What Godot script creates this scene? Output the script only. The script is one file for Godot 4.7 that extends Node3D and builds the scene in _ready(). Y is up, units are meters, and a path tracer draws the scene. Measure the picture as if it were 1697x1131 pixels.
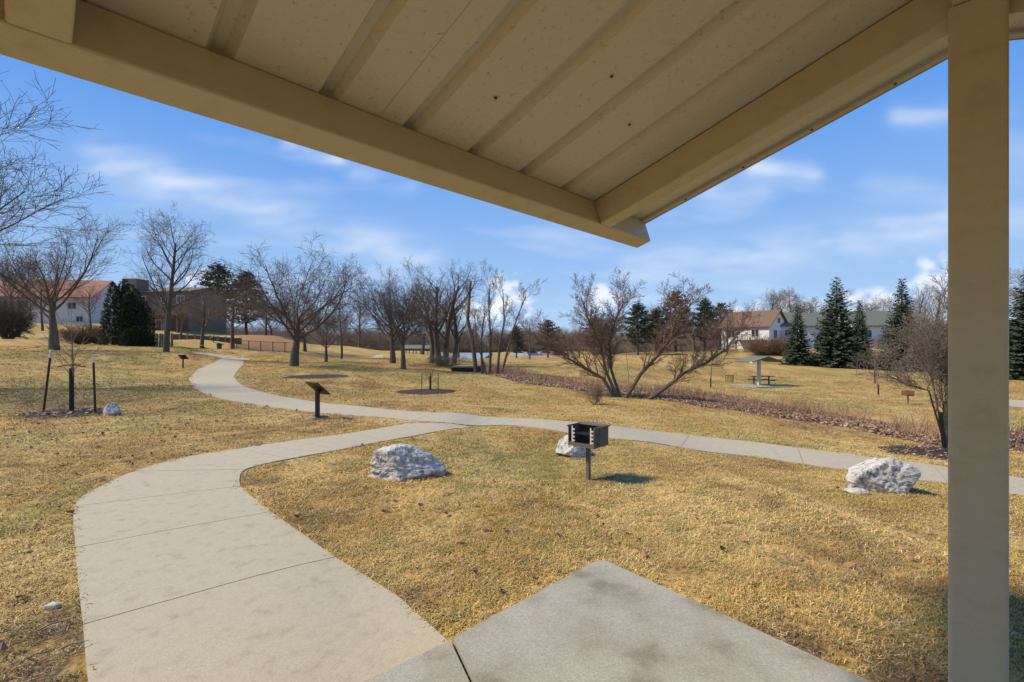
extends Node3D
# A small park seen from under a picnic shelter. World: x right, y up, -z away from the camera ("d" is depth = -z).
const F := 780.0
const CX := 848.5
const HY := 578.0
const EYE := 1.6
var rng := RandomNumberGenerator.new()
var noise := FastNoiseLite.new()
var M := {}
var taken := {}

class MB:
	var v := PackedVector3Array()
	var n := PackedVector3Array()
	var c := PackedColorArray()
	var i := PackedInt32Array()
	var smooth := true
	var colored := false
	func mesh() -> ArrayMesh:
		var a := []
		a.resize(Mesh.ARRAY_MAX)
		a[Mesh.ARRAY_VERTEX] = v
		if smooth and n.size() == v.size():
			a[Mesh.ARRAY_NORMAL] = n
		if colored and c.size() == v.size():
			a[Mesh.ARRAY_COLOR] = c
		a[Mesh.ARRAY_INDEX] = i
		var m := ArrayMesh.new()
		m.add_surface_from_arrays(Mesh.PRIMITIVE_TRIANGLES, a)
		return m
	func tri(a: Vector3, b: Vector3, d: Vector3, col := Color.WHITE):
		var k := v.size()
		v.append(a); v.append(b); v.append(d)
		var q := (d - a).cross(b - a).normalized()
		n.append(q); n.append(q); n.append(q)
		c.append(col); c.append(col); c.append(col)
		i.append(k); i.append(k + 1); i.append(k + 2)
	func quad(a: Vector3, b: Vector3, d: Vector3, e: Vector3, col := Color.WHITE):
		tri(a, b, d, col); tri(a, d, e, col)
	# a prism: the outline (x, y) pushed from z0 to z1, placed by xf
	func prism(outline: PackedVector2Array, z0: float, z1: float, xf := Transform3D(), col := Color.WHITE):
		var m := outline.size()
		var tris := Geometry2D.triangulate_polygon(outline)
		var cw := Geometry2D.is_polygon_clockwise(outline)
		for k in m:
			var p := outline[k]; var q := outline[(k + 1) % m]
			if cw:
				quad(xf * Vector3(p.x, p.y, z0), xf * Vector3(p.x, p.y, z1), xf * Vector3(q.x, q.y, z1), xf * Vector3(q.x, q.y, z0), col)
			else:
				quad(xf * Vector3(p.x, p.y, z0), xf * Vector3(q.x, q.y, z0), xf * Vector3(q.x, q.y, z1), xf * Vector3(p.x, p.y, z1), col)
		for t in range(0, tris.size(), 3):
			var a := outline[tris[t]]; var b := outline[tris[t + 1]]; var e := outline[tris[t + 2]]
			if (b - a).cross(e - a) > 0:
				var s := b; b = e; e = s
			tri(xf * Vector3(a.x, a.y, z1), xf * Vector3(b.x, b.y, z1), xf * Vector3(e.x, e.y, z1), col)
			tri(xf * Vector3(a.x, a.y, z0), xf * Vector3(e.x, e.y, z0), xf * Vector3(b.x, b.y, z0), col)
	func box(at: Vector3, size: Vector3, basis := Basis(), col := Color.WHITE):
		var h := size / 2
		prism(PackedVector2Array([Vector2(-h.x, -h.y), Vector2(h.x, -h.y), Vector2(h.x, h.y), Vector2(-h.x, h.y)]), -h.z, h.z, Transform3D(basis, at), col)
	func tube(pts: PackedVector3Array, rads: PackedFloat32Array, sides: int, col := Color.WHITE):
		var k0 := v.size()
		var m := pts.size()
		var dir := (pts[1] - pts[0]).normalized()
		var x := dir.cross(Vector3.RIGHT if absf(dir.x) < 0.8 else Vector3.UP).normalized()
		for k in m:
			if k > 0 and k < m - 1:
				dir = (pts[k + 1] - pts[k - 1]).normalized()
			elif k == m - 1:
				dir = (pts[k] - pts[k - 1]).normalized()
			x = (x - dir * x.dot(dir)).normalized()
			var y := dir.cross(x)
			for s in sides:
				var a := TAU * s / sides
				var o := x * cos(a) + y * sin(a)
				v.append(pts[k] + o * rads[k]); n.append(o); c.append(col)
		for k in m - 1:
			for s in sides:
				var a := k0 + k * sides + s
				var b := k0 + k * sides + (s + 1) % sides
				i.append(a); i.append(a + sides); i.append(b)
				i.append(b); i.append(a + sides); i.append(b + sides)

# ---------- placing ----------
func at(px: float, py: float, d: float) -> Vector3:
	return Vector3((px - CX) / F * d, EYE - (py - HY) / F * d, -d)

func px_x(px: float, d: float) -> float:
	return (px - CX) / F * d

func numbered(called: String) -> String:
	taken[called] = taken.get(called, -1) + 1
	return called if taken[called] == 0 else "%s_%03d" % [called, taken[called]]

func tag(o: Node, label: String, category: String, group := "", kind := ""):
	o.set_meta("label", label)
	o.set_meta("category", category)
	if group: o.set_meta("group", group)
	if kind: o.set_meta("kind", kind)

func thing(called: String, label: String, category: String, where := Vector3.ZERO, turn := 0.0, group := "") -> Node3D:
	var o := Node3D.new()
	o.name = numbered(called)
	add_child(o)
	o.position = where
	o.rotation.y = turn
	tag(o, label, category, group)
	return o

func part(parent: Node, called: String, mesh: Mesh, mat: Material, xf := Transform3D()) -> MeshInstance3D:
	var o := MeshInstance3D.new()
	o.name = called
	o.mesh = mesh
	o.material_override = mat
	o.transform = xf
	parent.add_child(o, true)
	return o

func setting(called: String, mesh: Mesh, mat: Material, label := "") -> MeshInstance3D:
	var o := part(self, numbered(called), mesh, mat)
	o.set_meta("kind", "structure")
	if label: o.set_meta("label", label)
	return o

func stuff(called: String, label: String, category: String, mesh: Mesh, mat: Material, xfs: Array, cols: PackedColorArray):
	var mm := MultiMesh.new()
	mm.transform_format = MultiMesh.TRANSFORM_3D
	mm.use_colors = true
	mm.mesh = mesh
	mm.instance_count = xfs.size()
	for k in xfs.size():
		mm.set_instance_transform(k, xfs[k])
		mm.set_instance_color(k, cols[k])
	var o := MultiMeshInstance3D.new()
	o.name = numbered(called)
	o.multimesh = mm
	o.material_override = mat
	add_child(o)
	tag(o, label, category, "", "stuff")

# ---------- materials ----------
func lin(r: float, g: float, b: float) -> Color:
	return Color(r, g, b).linear_to_srgb()

func ramp_texture(seed_: int, freq: float, octaves: int, stops: Array, size := 256, grain := 0.0) -> ImageTexture:
	var f := FastNoiseLite.new()
	f.seed = seed_; f.frequency = freq; f.fractal_octaves = octaves
	f.noise_type = FastNoiseLite.TYPE_SIMPLEX_SMOOTH
	var src := f.get_seamless_image(size, size)
	src.convert(Image.FORMAT_L8)
	var g := Gradient.new()
	g.offsets = PackedFloat32Array(stops.map(func(s): return s[0]))
	g.colors = PackedColorArray(stops.map(func(s): return s[1]))
	var lut := []
	for k in 256: lut.append(g.sample(k / 255.0))
	var data := src.get_data()
	var out := Image.create(size, size, true, Image.FORMAT_RGB8)
	for y in size:
		for x in size:
			var t: Color = lut[data[y * size + x]]
			if grain > 0.0:
				var k := 1.0 + grain * (rng.randf() + rng.randf() - 1.0)
				t = Color(t.r * k, t.g * k, t.b * k)
			out.set_pixel(x, y, t)
	out.generate_mipmaps()
	return ImageTexture.create_from_image(out)

func noise_height(seed_: int, freq: float, octaves: int, size := 256) -> ImageTexture:
	var f := FastNoiseLite.new()
	f.seed = seed_; f.frequency = freq; f.fractal_octaves = octaves
	return ImageTexture.create_from_image(f.get_seamless_image(size, size))

func plain(col: Color, rough := 0.8, metal := 0.0) -> StandardMaterial3D:
	var m := StandardMaterial3D.new()
	m.albedo_color = col
	m.roughness = rough
	m.metallic = metal
	return m

func textured(tex: Texture2D, scale: float, rough := 0.85, world := true, height: Texture2D = null, height_cm := 0.0) -> StandardMaterial3D:
	var m := StandardMaterial3D.new()
	m.albedo_texture = tex
	m.roughness = rough
	m.uv1_triplanar = true
	m.uv1_world_triplanar = world
	m.uv1_scale = Vector3.ONE * scale
	if height:
		m.heightmap_enabled = true
		m.heightmap_texture = height
		m.heightmap_scale = height_cm
	return m

func tinted(m: StandardMaterial3D) -> StandardMaterial3D:
	m.vertex_color_use_as_albedo = true
	return m

func make_materials():
	var g := func(l, r, gg, b): return [l, lin(r, gg, b)]
	M.ground = tinted(textured(ramp_texture(11, 0.03, 5, [g.call(0.2, 0.45, 0.42, 0.36), g.call(0.45, 0.85, 0.83, 0.78), g.call(0.6, 1.0, 1.0, 1.0), g.call(0.85, 0.62, 0.6, 0.55)], 512), 0.8, 0.95, true, noise_height(12, 0.06, 4), 2.0))
	M.concrete = textured(ramp_texture(21, 0.02, 6, [g.call(0.1, 0.29, 0.25, 0.17), g.call(0.35, 0.355, 0.312, 0.22), g.call(0.6, 0.372, 0.33, 0.234), g.call(0.9, 0.345, 0.302, 0.21)], 1024, 0.11), 0.25, 0.9, true, noise_height(22, 0.35, 3), 0.12)
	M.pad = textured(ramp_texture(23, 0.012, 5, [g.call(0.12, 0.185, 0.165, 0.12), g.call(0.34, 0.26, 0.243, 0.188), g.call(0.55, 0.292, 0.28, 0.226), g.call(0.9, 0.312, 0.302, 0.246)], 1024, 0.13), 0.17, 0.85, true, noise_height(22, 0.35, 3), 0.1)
	M.steel_tan = textured(ramp_texture(31, 0.02, 5, [g.call(0.05, 0.41, 0.35, 0.23), g.call(0.4, 0.485, 0.42, 0.285), g.call(0.7, 0.495, 0.43, 0.295), g.call(0.95, 0.465, 0.40, 0.27)], 512, 0.05), 0.9, 0.5)
	M.roof_sheet = textured(ramp_texture(33, 0.05, 5, [g.call(0.08, 0.18, 0.14, 0.09), g.call(0.19, 0.53, 0.49, 0.40), g.call(0.6, 0.565, 0.525, 0.43), g.call(0.95, 0.54, 0.50, 0.41)], 512, 0.04), 1.2, 0.5)
	M.trim = plain(lin(0.42, 0.38, 0.29), 0.5)
	M.bark = textured(ramp_texture(41, 0.05, 4, [g.call(0.2, 0.05, 0.038, 0.028), g.call(0.5, 0.115, 0.09, 0.064), g.call(0.8, 0.18, 0.145, 0.105)]), 1.5, 0.95, true, noise_height(42, 0.08, 4), 2.0)
	M.twig = plain(lin(0.10, 0.075, 0.054), 0.95)
	M.twig_red = plain(lin(0.17, 0.105, 0.07), 0.95)
	M.twig_grey = plain(lin(0.17, 0.135, 0.10), 0.95)
	M.needle = tinted(plain(Color.WHITE, 0.85))
	M.needle.backlight = Color(0.12, 0.16, 0.05)
	M.grass = tinted(plain(Color.WHITE, 0.85))
	M.grass.backlight = Color(0.25, 0.22, 0.1)
	M.leaf = tinted(plain(Color.WHITE, 0.8))
	M.rock = textured(ramp_texture(51, 0.022, 6, [g.call(0.14, 0.09, 0.075, 0.055), g.call(0.28, 0.24, 0.22, 0.18), g.call(0.40, 0.42, 0.405, 0.365), g.call(0.7, 0.50, 0.485, 0.45)], 512, 0.4), 0.8, 0.95, false, noise_height(52, 0.05, 6), 0.9)
	M.iron = textured(ramp_texture(61, 0.04, 5, [g.call(0.2, 0.025, 0.023, 0.02), g.call(0.45, 0.085, 0.083, 0.073), g.call(0.6, 0.13, 0.125, 0.108), g.call(0.72, 0.15, 0.085, 0.045)]), 4.0, 0.7)
	M.rust = textured(ramp_texture(62, 0.04, 5, [g.call(0.2, 0.03, 0.02, 0.015), g.call(0.6, 0.16, 0.07, 0.04), g.call(0.9, 0.22, 0.11, 0.06)]), 4.0, 0.85)
	M.post_green = plain(lin(0.11, 0.105, 0.08), 0.6)
	M.black = plain(lin(0.012, 0.011, 0.010), 0.5)
	M.rubber = plain(lin(0.02, 0.017, 0.014), 0.8)
	M.white_cap = plain(lin(0.62, 0.6, 0.56), 0.6)
	M.white_siding = plain(lin(0.62, 0.62, 0.62), 0.7)
	M.cream_siding = plain(lin(0.55, 0.53, 0.48), 0.7)
	M.wood_siding = textured(ramp_texture(71, 0.03, 4, [g.call(0.2, 0.13, 0.105, 0.08), g.call(0.8, 0.21, 0.18, 0.14)]), 0.6, 0.9)
	M.brown_wood = textured(ramp_texture(72, 0.03, 4, [g.call(0.2, 0.10, 0.062, 0.04), g.call(0.8, 0.18, 0.115, 0.075)]), 0.8, 0.9)
	M.grey_wood = textured(ramp_texture(73, 0.03, 4, [g.call(0.2, 0.13, 0.12, 0.075), g.call(0.8, 0.26, 0.24, 0.16)]), 1.2, 0.9)
	M.roof_red = textured(ramp_texture(74, 0.06, 3, [g.call(0.2, 0.22, 0.10, 0.065), g.call(0.8, 0.33, 0.165, 0.11)]), 1.0, 0.9)
	M.roof_brown = textured(ramp_texture(75, 0.06, 3, [g.call(0.2, 0.115, 0.072, 0.045), g.call(0.8, 0.18, 0.115, 0.075)]), 1.0, 0.9)
	M.roof_green = textured(ramp_texture(76, 0.06, 3, [g.call(0.2, 0.095, 0.105, 0.085), g.call(0.8, 0.15, 0.165, 0.13)]), 1.0, 0.9)
	M.roof_grey = textured(ramp_texture(77, 0.06, 3, [g.call(0.2, 0.10, 0.10, 0.10), g.call(0.8, 0.17, 0.17, 0.165)]), 1.0, 0.9)
	M.glass = plain(lin(0.03, 0.035, 0.045), 0.08)
	M.mulch = textured(ramp_texture(81, 0.09, 4, [g.call(0.2, 0.018, 0.012, 0.009), g.call(0.55, 0.06, 0.038, 0.026), g.call(0.9, 0.14, 0.09, 0.06)]), 2.0, 0.95, true, noise_height(82, 0.1, 3), 4.0)
	M.water = plain(lin(0.22, 0.26, 0.30), 0.4)
	M.shelter_post = plain(lin(0.45, 0.45, 0.37), 0.6)

# ---------- sky ----------
func seg_dist(p: Vector2, a: Vector2, b: Vector2) -> float:
	return p.distance_to(Geometry2D.get_closest_point_to_segment(p, a, b))

func make_sky() -> Sky:
	var w := 1536; var h := 768
	var cirrus := FastNoiseLite.new()
	cirrus.seed = 5; cirrus.frequency = 1.0; cirrus.fractal_octaves = 5
	cirrus.noise_type = FastNoiseLite.TYPE_SIMPLEX_SMOOTH
	var puff := FastNoiseLite.new()
	puff.seed = 9; puff.frequency = 7.0; puff.fractal_octaves = 5
	var im := Image.create(w, h, false, Image.FORMAT_RGBF)
	var low := Color(0.45, 0.62, 0.80); var mid := Color(0.10, 0.285, 0.70); var top := Color(0.06, 0.20, 0.58)
	var streaks := [[Vector2(160, 262), Vector2(700, 432), 30.0, 0.42], [Vector2(480, 240), Vector2(560, 262), 14.0, 0.55], [Vector2(1050, 452), Vector2(1600, 365), 30.0, 0.4], [Vector2(1250, 275), Vector2(1350, 285), 16.0, 0.5], [Vector2(1180, 318), Vector2(1260, 322), 18.0, 0.3], [Vector2(1490, 195), Vector2(1640, 190), 18.0, 0.35], [Vector2(590, 290), Vector2(680, 305), 16.0, 0.3]]
	var cumuli := [[840, 488, 46, 34], [1003, 492, 40, 22], [1450, 500, 60, 26], [1560, 470, 60, 50], [790, 515, 80, 20], [345, 470, 60, 26], [1290, 520, 90, 26]]
	for y in h:
		var el := (0.5 - (y + 0.5) / h) * PI
		var s := sin(el)
		for x in w:
			if s < -0.02:
				im.set_pixel(x, y, Color(0.30, 0.29, 0.26))
				continue
			var az := wrapf((x + 0.5) / w * TAU, -PI, PI)
			var t := clampf(s, 0.0, 1.0)
			var col := low.lerp(mid, pow(clampf(t / 0.42, 0.0, 1.0), 0.75)) if t < 0.42 else mid.lerp(top, smoothstep(0.42, 1.0, t))
			var dir := Vector3(sin(az) * cos(el), s, cos(az) * cos(el))
			var q := dir / (s + 0.18)
			var wisp := cirrus.get_noise_3d(q.x * 0.9 + q.z * 0.5, q.z * 2.2 - q.x * 0.6, 0.0)
			var cover := clampf(wisp * 0.9 - 0.05, 0.0, 1.0) * 0.45
			if dir.z > 0.2:
				var p := Vector2(CX + F * dir.x / dir.z, HY - F * dir.y / dir.z)
				var rag := cirrus.get_noise_2d(p.x * 0.006 + p.y * 0.004, p.y * 0.022)
				for k in streaks:
					var r: float = seg_dist(p, k[0], k[1]) / k[2]
					if r < 3.0:
						cover += exp(-r * r * 0.9) * k[3] * 0.8 * clampf(0.75 + rag * 1.1, 0.0, 1.4)
				for k in cumuli:
					var e := Vector2((p.x - k[0]) / k[2], (p.y - k[1]) / k[3])
					if e.length() < 2.0:
						var edge := 1.0 - e.length() + puff.get_noise_2d(p.x * 0.004, p.y * 0.006) * 1.1
						cover += smoothstep(0.0, 0.8, edge) * 0.75
			cover = clampf(cover, 0.0, 0.92)
			im.set_pixel(x, y, col.lerp(Color(0.80, 0.84, 0.90), cover))
	var m := PanoramaSkyMaterial.new()
	m.panorama = ImageTexture.create_from_image(im)
	var sky := Sky.new()
	sky.sky_material = m
	return sky

# ---------- terrain ----------
# [pixel x, pixel y of the ground there, depth]: what stands on the ground fixes how high the ground is
var anchors := [[118, 682, 12.2], [187, 688, 12.0], [527, 693, 11.5], [700, 690, 11.9], [850, 703, 11.8], [660, 795, 5.9], [975, 793, 7.0], [950, 752, 8.9], [1460, 810, 7.2], [1330, 758, 9.9], [1570, 795, 8.3], [1697, 815, 7.8], [1900, 850, 6.9],
	[985, 670, 19], [1085, 662, 23], [1000, 652, 25], [1200, 678, 20.5], [1300, 693, 18.5], [1400, 708, 16.5], [1500, 728, 14.5], [1570, 745, 13], [1697, 748, 12], [900, 640, 27], [800, 620, 35],
	[1570, 722, 17], [1500, 708, 19], [1400, 690, 22], [1300, 672, 26], [1200, 655, 31], [1100, 645, 33], [1000, 640, 32], [900, 622, 40], [800, 606, 50], [1697, 714, 17],
	[1258, 640, 42], [1505, 670, 28], [1455, 655, 34], [1420, 625, 48], [1385, 610, 62], [1495, 615, 58], [1322, 605, 64], [1690, 629, 45], [1690, 668, 26], [980, 600, 70], [1055, 589, 85], [1130, 583, 95], [1210, 592, 75], [1250, 578, 92], [1420, 578, 95], [1650, 575, 95],
	[303, 610, 31], [335, 591, 58], [275, 583, 40], [90, 581, 38], [0, 562, 50], [-300, 570, 30], [250, 574, 47], [180, 571, 50], [215, 572, 47], [330, 560, 62], [383, 577, 55], [300, 548, 76], [100, 535, 84], [0, 540, 80], [330, 630, 25], [380, 600, 45], [400, 640, 21],
	[487, 607, 36], [540, 600, 43], [566, 595, 55], [668, 612, 37], [652, 602, 45], [728, 603, 48], [713, 649, 23], [525, 624, 27], [785, 616, 40], [820, 622, 37], [620, 591, 85], [440, 582, 55], [430, 555, 75], [552, 572, 78], [640, 585, 110], [860, 594, 90], [900, 592, 110], [720, 603, 100]]
var anchor_q := []
const RINGS := 240
const SPOKES := 360
const R0 := 0.4
const RR := 1.0349
var hs := PackedFloat32Array()

func warp(x: float, d: float) -> Vector2:
	return Vector2(atan2(x, d) * 1.1, log(sqrt(x * x + d * d) + 4.0))

func prepare_terrain():
	for a in anchors:
		var p := at(a[0], a[1], a[2])
		anchor_q.append([warp(p.x, a[2]), p.y - 0.025])
	for a in [[0, 0.5, 0], [-2, 3, 0], [0, 3, 0], [1.5, 2.5, 0], [3, 2.5, -0.03], [-4, 5, 0], [-3, 6.5, 0], [-6, 3, 0.05], [-9, 7, 0.05], [2.5, 5, -0.12], [5, 3, -0.1], [0, 5, -0.03], [0, -4, 0], [6, -6, 0], [-6, -6, 0.1], [0, -20, 0.2], [20, -15, -0.5], [-20, -15, 1.0], [25, 3, -0.8], [-25, 5, 1.2], [0, -150, 1], [150, -50, -1], [-150, -50, 4], [-120, 60, 7], [120, 60, 1], [200, 250, 3], [-200, 250, 8], [-60, 250, 0.5], [-25, 140, -2.6], [0, 150, -2.4], [-45, 180, -2.8], [-15, 220, -2.8], [15, 260, -2.6], [-50, 300, -2.6], [-70, 420, 0], [0, 420, 0], [70, 420, 0.5], [40, 150, -0.3], [45, 220, 0], [0, 1400, 0], [1000, 1000, 3], [-1000, 1000, 6], [0, -1400, 2]]:
		anchor_q.append([warp(a[0], a[1]), a[2] - 0.025])
	hs.resize((RINGS + 1) * SPOKES)
	for r in RINGS + 1:
		var rad := R0 * pow(RR, r)
		for s in SPOKES:
			var a := TAU * s / SPOKES
			hs[r * SPOKES + s] = raw_height(sin(a) * rad, cos(a) * rad)

func raw_height(x: float, d: float) -> float:
	var q := warp(x, d)
	var sum := 0.0; var all := 0.0
	for a in anchor_q:
		var e: Vector2 = q - a[0]
		if e.x > 3.46: e.x -= 6.91
		elif e.x < -3.46: e.x += 6.91
		var k := e.length_squared() + 0.0022
		var w := 1.0 / (k * k)
		sum += w * a[1]; all += w
	return sum / all

func H(x: float, d: float) -> float:
	var rad := maxf(sqrt(x * x + d * d), R0)
	var fr := clampf(log(rad / R0) / log(RR), 0.0, RINGS - 0.001)
	var fs := fposmod(atan2(x, d) / TAU * SPOKES, SPOKES)
	var r := int(fr); var s := int(fs) % SPOKES
	var s2 := (s + 1) % SPOKES
	var a := lerpf(hs[r * SPOKES + s], hs[r * SPOKES + s2], fs - int(fs))
	var b := lerpf(hs[(r + 1) * SPOKES + s], hs[(r + 1) * SPOKES + s2], fs - int(fs))
	return lerpf(a, b, fr - r)

# where the line of sight through a pixel meets the ground
func on_ground(px: float, py: float) -> Vector2:
	var prev := 0.5
	var d := 0.5
	while d < 400.0:
		var p := at(px, py, d)
		if p.y <= H(p.x, d):
			for k in 12:
				var m := (prev + d) / 2
				p = at(px, py, m)
				if p.y <= H(p.x, m): d = m
				else: prev = m
			return Vector2(px_x(px, d), d)
		prev = d
		d *= 1.03
	return Vector2(px_x(px, prev), prev)

func stand(px: float, d: float, sink := 0.03) -> Vector3:
	var x := px_x(px, d)
	return Vector3(x, H(x, d) - sink, -d)

var creek := PackedVector2Array()
var paved: Array[PackedVector2Array] = []
var inner: Array[PackedVector2Array] = []
var mulches := []

var worn := [[-2.62, 2.7, 0.5], [-2.4, 2.3, 0.45], [1.55, 2.62, 0.3], [1.95, 2.3, 0.3], [0.78, 3.42, 0.25], [1.27, 6.95, 0.32], [-3.05, 5.75, 0.3], [-3.9, 6.3, 0.35], [-0.65, 3.1, 0.2]]

func worn_at(x: float, d: float) -> float:
	var k := 0.0
	for w in worn:
		k = maxf(k, 1.0 - Vector2(x - w[0], d - w[1]).length() / w[2])
	if k <= 0.0: return 0.0
	return clampf(k * 1.3 + noise.get_noise_2d(x * 500.0, d * 500.0) * 1.2, 0.0, 1.0)

func lawn_color(x: float, d: float) -> Color:
	var n1 := noise.get_noise_2d(x * 9.0, d * 9.0)
	var n2 := noise.get_noise_2d(x * 40.0 + 300.0, d * 26.0)
	var n3 := noise.get_noise_2d(x * 3.0 - 800.0, d * 3.0)
	var n4 := noise.get_noise_2d(x * 150.0 + 50.0, d * 150.0)
	var col := Color(0.63, 0.40, 0.105).lerp(Color(0.75, 0.53, 0.19), clampf(0.4 + n2 * 1.4, 0.0, 1.0))
	col = col.lerp(Color(0.31, 0.285, 0.06), clampf(n1 * 1.5 + n3 * 0.9 + n4 * 1.1 - 0.03, 0.0, 0.7))
	col = col.lerp(Color(0.27, 0.155, 0.065), clampf(-n1 * 1.0 - n2 * 0.7 - n4 * 0.8 - 0.25, 0.0, 0.75))
	if d < 8.0: col = col.lerp(Color(0.17, 0.105, 0.06), worn_at(x, d) * 0.85)
	return col

func ground_color(x: float, d: float) -> Color:
	var p := Vector2(x, d)
	var col := lawn_color(x, d) * 0.66
	if d > 9.0 and d < 60.0 and Geometry2D.is_point_in_polygon(p, creek):
		var k := noise.get_noise_2d(x * 60.0, d * 60.0)
		col = Color(0.15, 0.09, 0.06).lerp(Color(0.22, 0.145, 0.10), clampf(0.5 + k, 0, 1))
	# red-brown mulch of the bank below the buildings
	var q := Vector2(CX + F * x / maxf(d, 0.1), d)
	if d > 52 and d < 95 and q.x > 385 and q.x < 500:
		col = col.lerp(Color(0.28, 0.15, 0.07), 0.8 * smoothstep(52, 60, d) * smoothstep(385, 405, q.x) * (1.0 - smoothstep(470, 500, q.x)))
	return Color(col.r, col.g, col.b)

func make_ground():
	var mb := MB.new()
	mb.colored = true
	for r in RINGS + 1:
		var rad := R0 * pow(RR, r)
		for s in SPOKES:
			var a := TAU * s / SPOKES
			var x := sin(a) * rad; var d := cos(a) * rad
			mb.v.append(Vector3(x, hs[r * SPOKES + s], -d))
			var e := 0.02 * rad
			mb.n.append(Vector3(H(x - e, d) - H(x + e, d), 2 * e, H(x, d + e) - H(x, d - e)).normalized())
			mb.c.append(ground_color(x, d))
	for r in RINGS:
		for s in SPOKES:
			var a := r * SPOKES + s; var b := r * SPOKES + (s + 1) % SPOKES
			mb.i.append(a); mb.i.append(a + SPOKES); mb.i.append(b)
			mb.i.append(b); mb.i.append(a + SPOKES); mb.i.append(b + SPOKES)
	mb.v.append(Vector3(0, hs[0], 0)); mb.n.append(Vector3.UP); mb.c.append(ground_color(0, 0.1))
	for s in SPOKES:
		mb.i.append(mb.v.size() - 1); mb.i.append(s); mb.i.append((s + 1) % SPOKES)
	setting("ground", mb.mesh(), M.ground, "dry straw coloured lawn of the park, falling towards a ditch")

# a paved strip from cross sections [left px, left py, right px, right py, 1 if a joint ends the slab here]
func paving(called: String, label: String, sections: Array, lift: float, mat: Material):
	var root := Node3D.new()
	root.name = numbered(called)
	add_child(root)
	root.set_meta("kind", "structure")
	root.set_meta("label", label)
	var pts := []
	for s in sections:
		var l: Vector2 = on_ground(s[0], s[1]) if s[0] is float or s[0] is int else s[0]
		var r: Vector2 = on_ground(s[2], s[3]) if s[0] is float or s[0] is int else s[1]
		pts.append([l, r, s[s.size() - 1]])
	var poly := PackedVector2Array()
	for p in pts: poly.append(p[0])
	for k in pts.size(): poly.append(pts[pts.size() - 1 - k][1])
	paved.append(poly)
	var start := 0
	for k in range(1, pts.size()):
		if pts[k][2] == 1 or k == pts.size() - 1:
			var rows := []
			for j in range(start, k):
				var steps := maxi(1, int((pts[j][0] as Vector2).distance_to(pts[j + 1][0]) / 0.25))
				for e in steps:
					rows.append([between(pts, j, 0, float(e) / steps), between(pts, j, 1, float(e) / steps)])
			rows.append([pts[k][0], pts[k][1]])
			# the joint: each slab stops 5 mm short
			var gap := 0.005
			var n := rows.size()
			for side in 2:
				var f: Vector2 = rows[1][side] - rows[0][side]
				if f.length() > 0.02: rows[0][side] = rows[0][side] + f.normalized() * gap
				var g: Vector2 = rows[n - 2][side] - rows[n - 1][side]
				if g.length() > 0.02: rows[n - 1][side] = rows[n - 1][side] + g.normalized() * gap
			part(root, "slab", slab_mesh(rows, lift), mat)
			start = k

func between(pts: Array, j: int, side: int, w: float) -> Vector2:
	var a: Vector2 = pts[j][side]; var b: Vector2 = pts[j + 1][side]
	var pre: Vector2 = pts[maxi(j - 1, 0)][side]; var post: Vector2 = pts[mini(j + 2, pts.size() - 1)][side]
	return a.cubic_interpolate_in_time(b, pre, post, w, 1.0, -a.distance_to(pre) / maxf(a.distance_to(b), 0.01), 1.0 + b.distance_to(post) / maxf(a.distance_to(b), 0.01)) if pre != a and post != b else a.lerp(b, w)

func slab_mesh(rows: Array, lift: float) -> ArrayMesh:
	var mb := MB.new()
	mb.smooth = false
	var across := 5
	var top := []
	for row in rows:
		var line := []
		for k in across + 1:
			var p: Vector2 = (row[0] as Vector2).lerp(row[1], float(k) / across)
			line.append(Vector3(p.x, H(p.x, p.y) + lift, -p.y))
		top.append(line)
	var down := Vector3(0, -0.12 - lift, 0)
	var n := top.size()
	for j in n - 1:
		for k in across:
			mb.quad(top[j][k], top[j + 1][k], top[j + 1][k + 1], top[j][k + 1])
		mb.quad(top[j][0], top[j][0] + down, top[j + 1][0] + down, top[j + 1][0])
		mb.quad(top[j + 1][across], top[j + 1][across] + down, top[j][across] + down, top[j][across])
	for k in across:
		mb.quad(top[0][k + 1], top[0][k + 1] + down, top[0][k] + down, top[0][k])
		mb.quad(top[n - 1][k], top[n - 1][k] + down, top[n - 1][k + 1] + down, top[n - 1][k + 1])
	return mb.mesh()

func flat_slab(outline: PackedVector2Array, y: float) -> ArrayMesh:
	var mb := MB.new()
	mb.smooth = false
	# outline (x, d): lay the prism down so that its z is height
	mb.prism(outline, -0.1, y, Transform3D(Basis(Vector3(1, 0, 0), Vector3(0, 0, -1), Vector3(0, 1, 0)), Vector3.ZERO))
	return mb.mesh()

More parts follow.
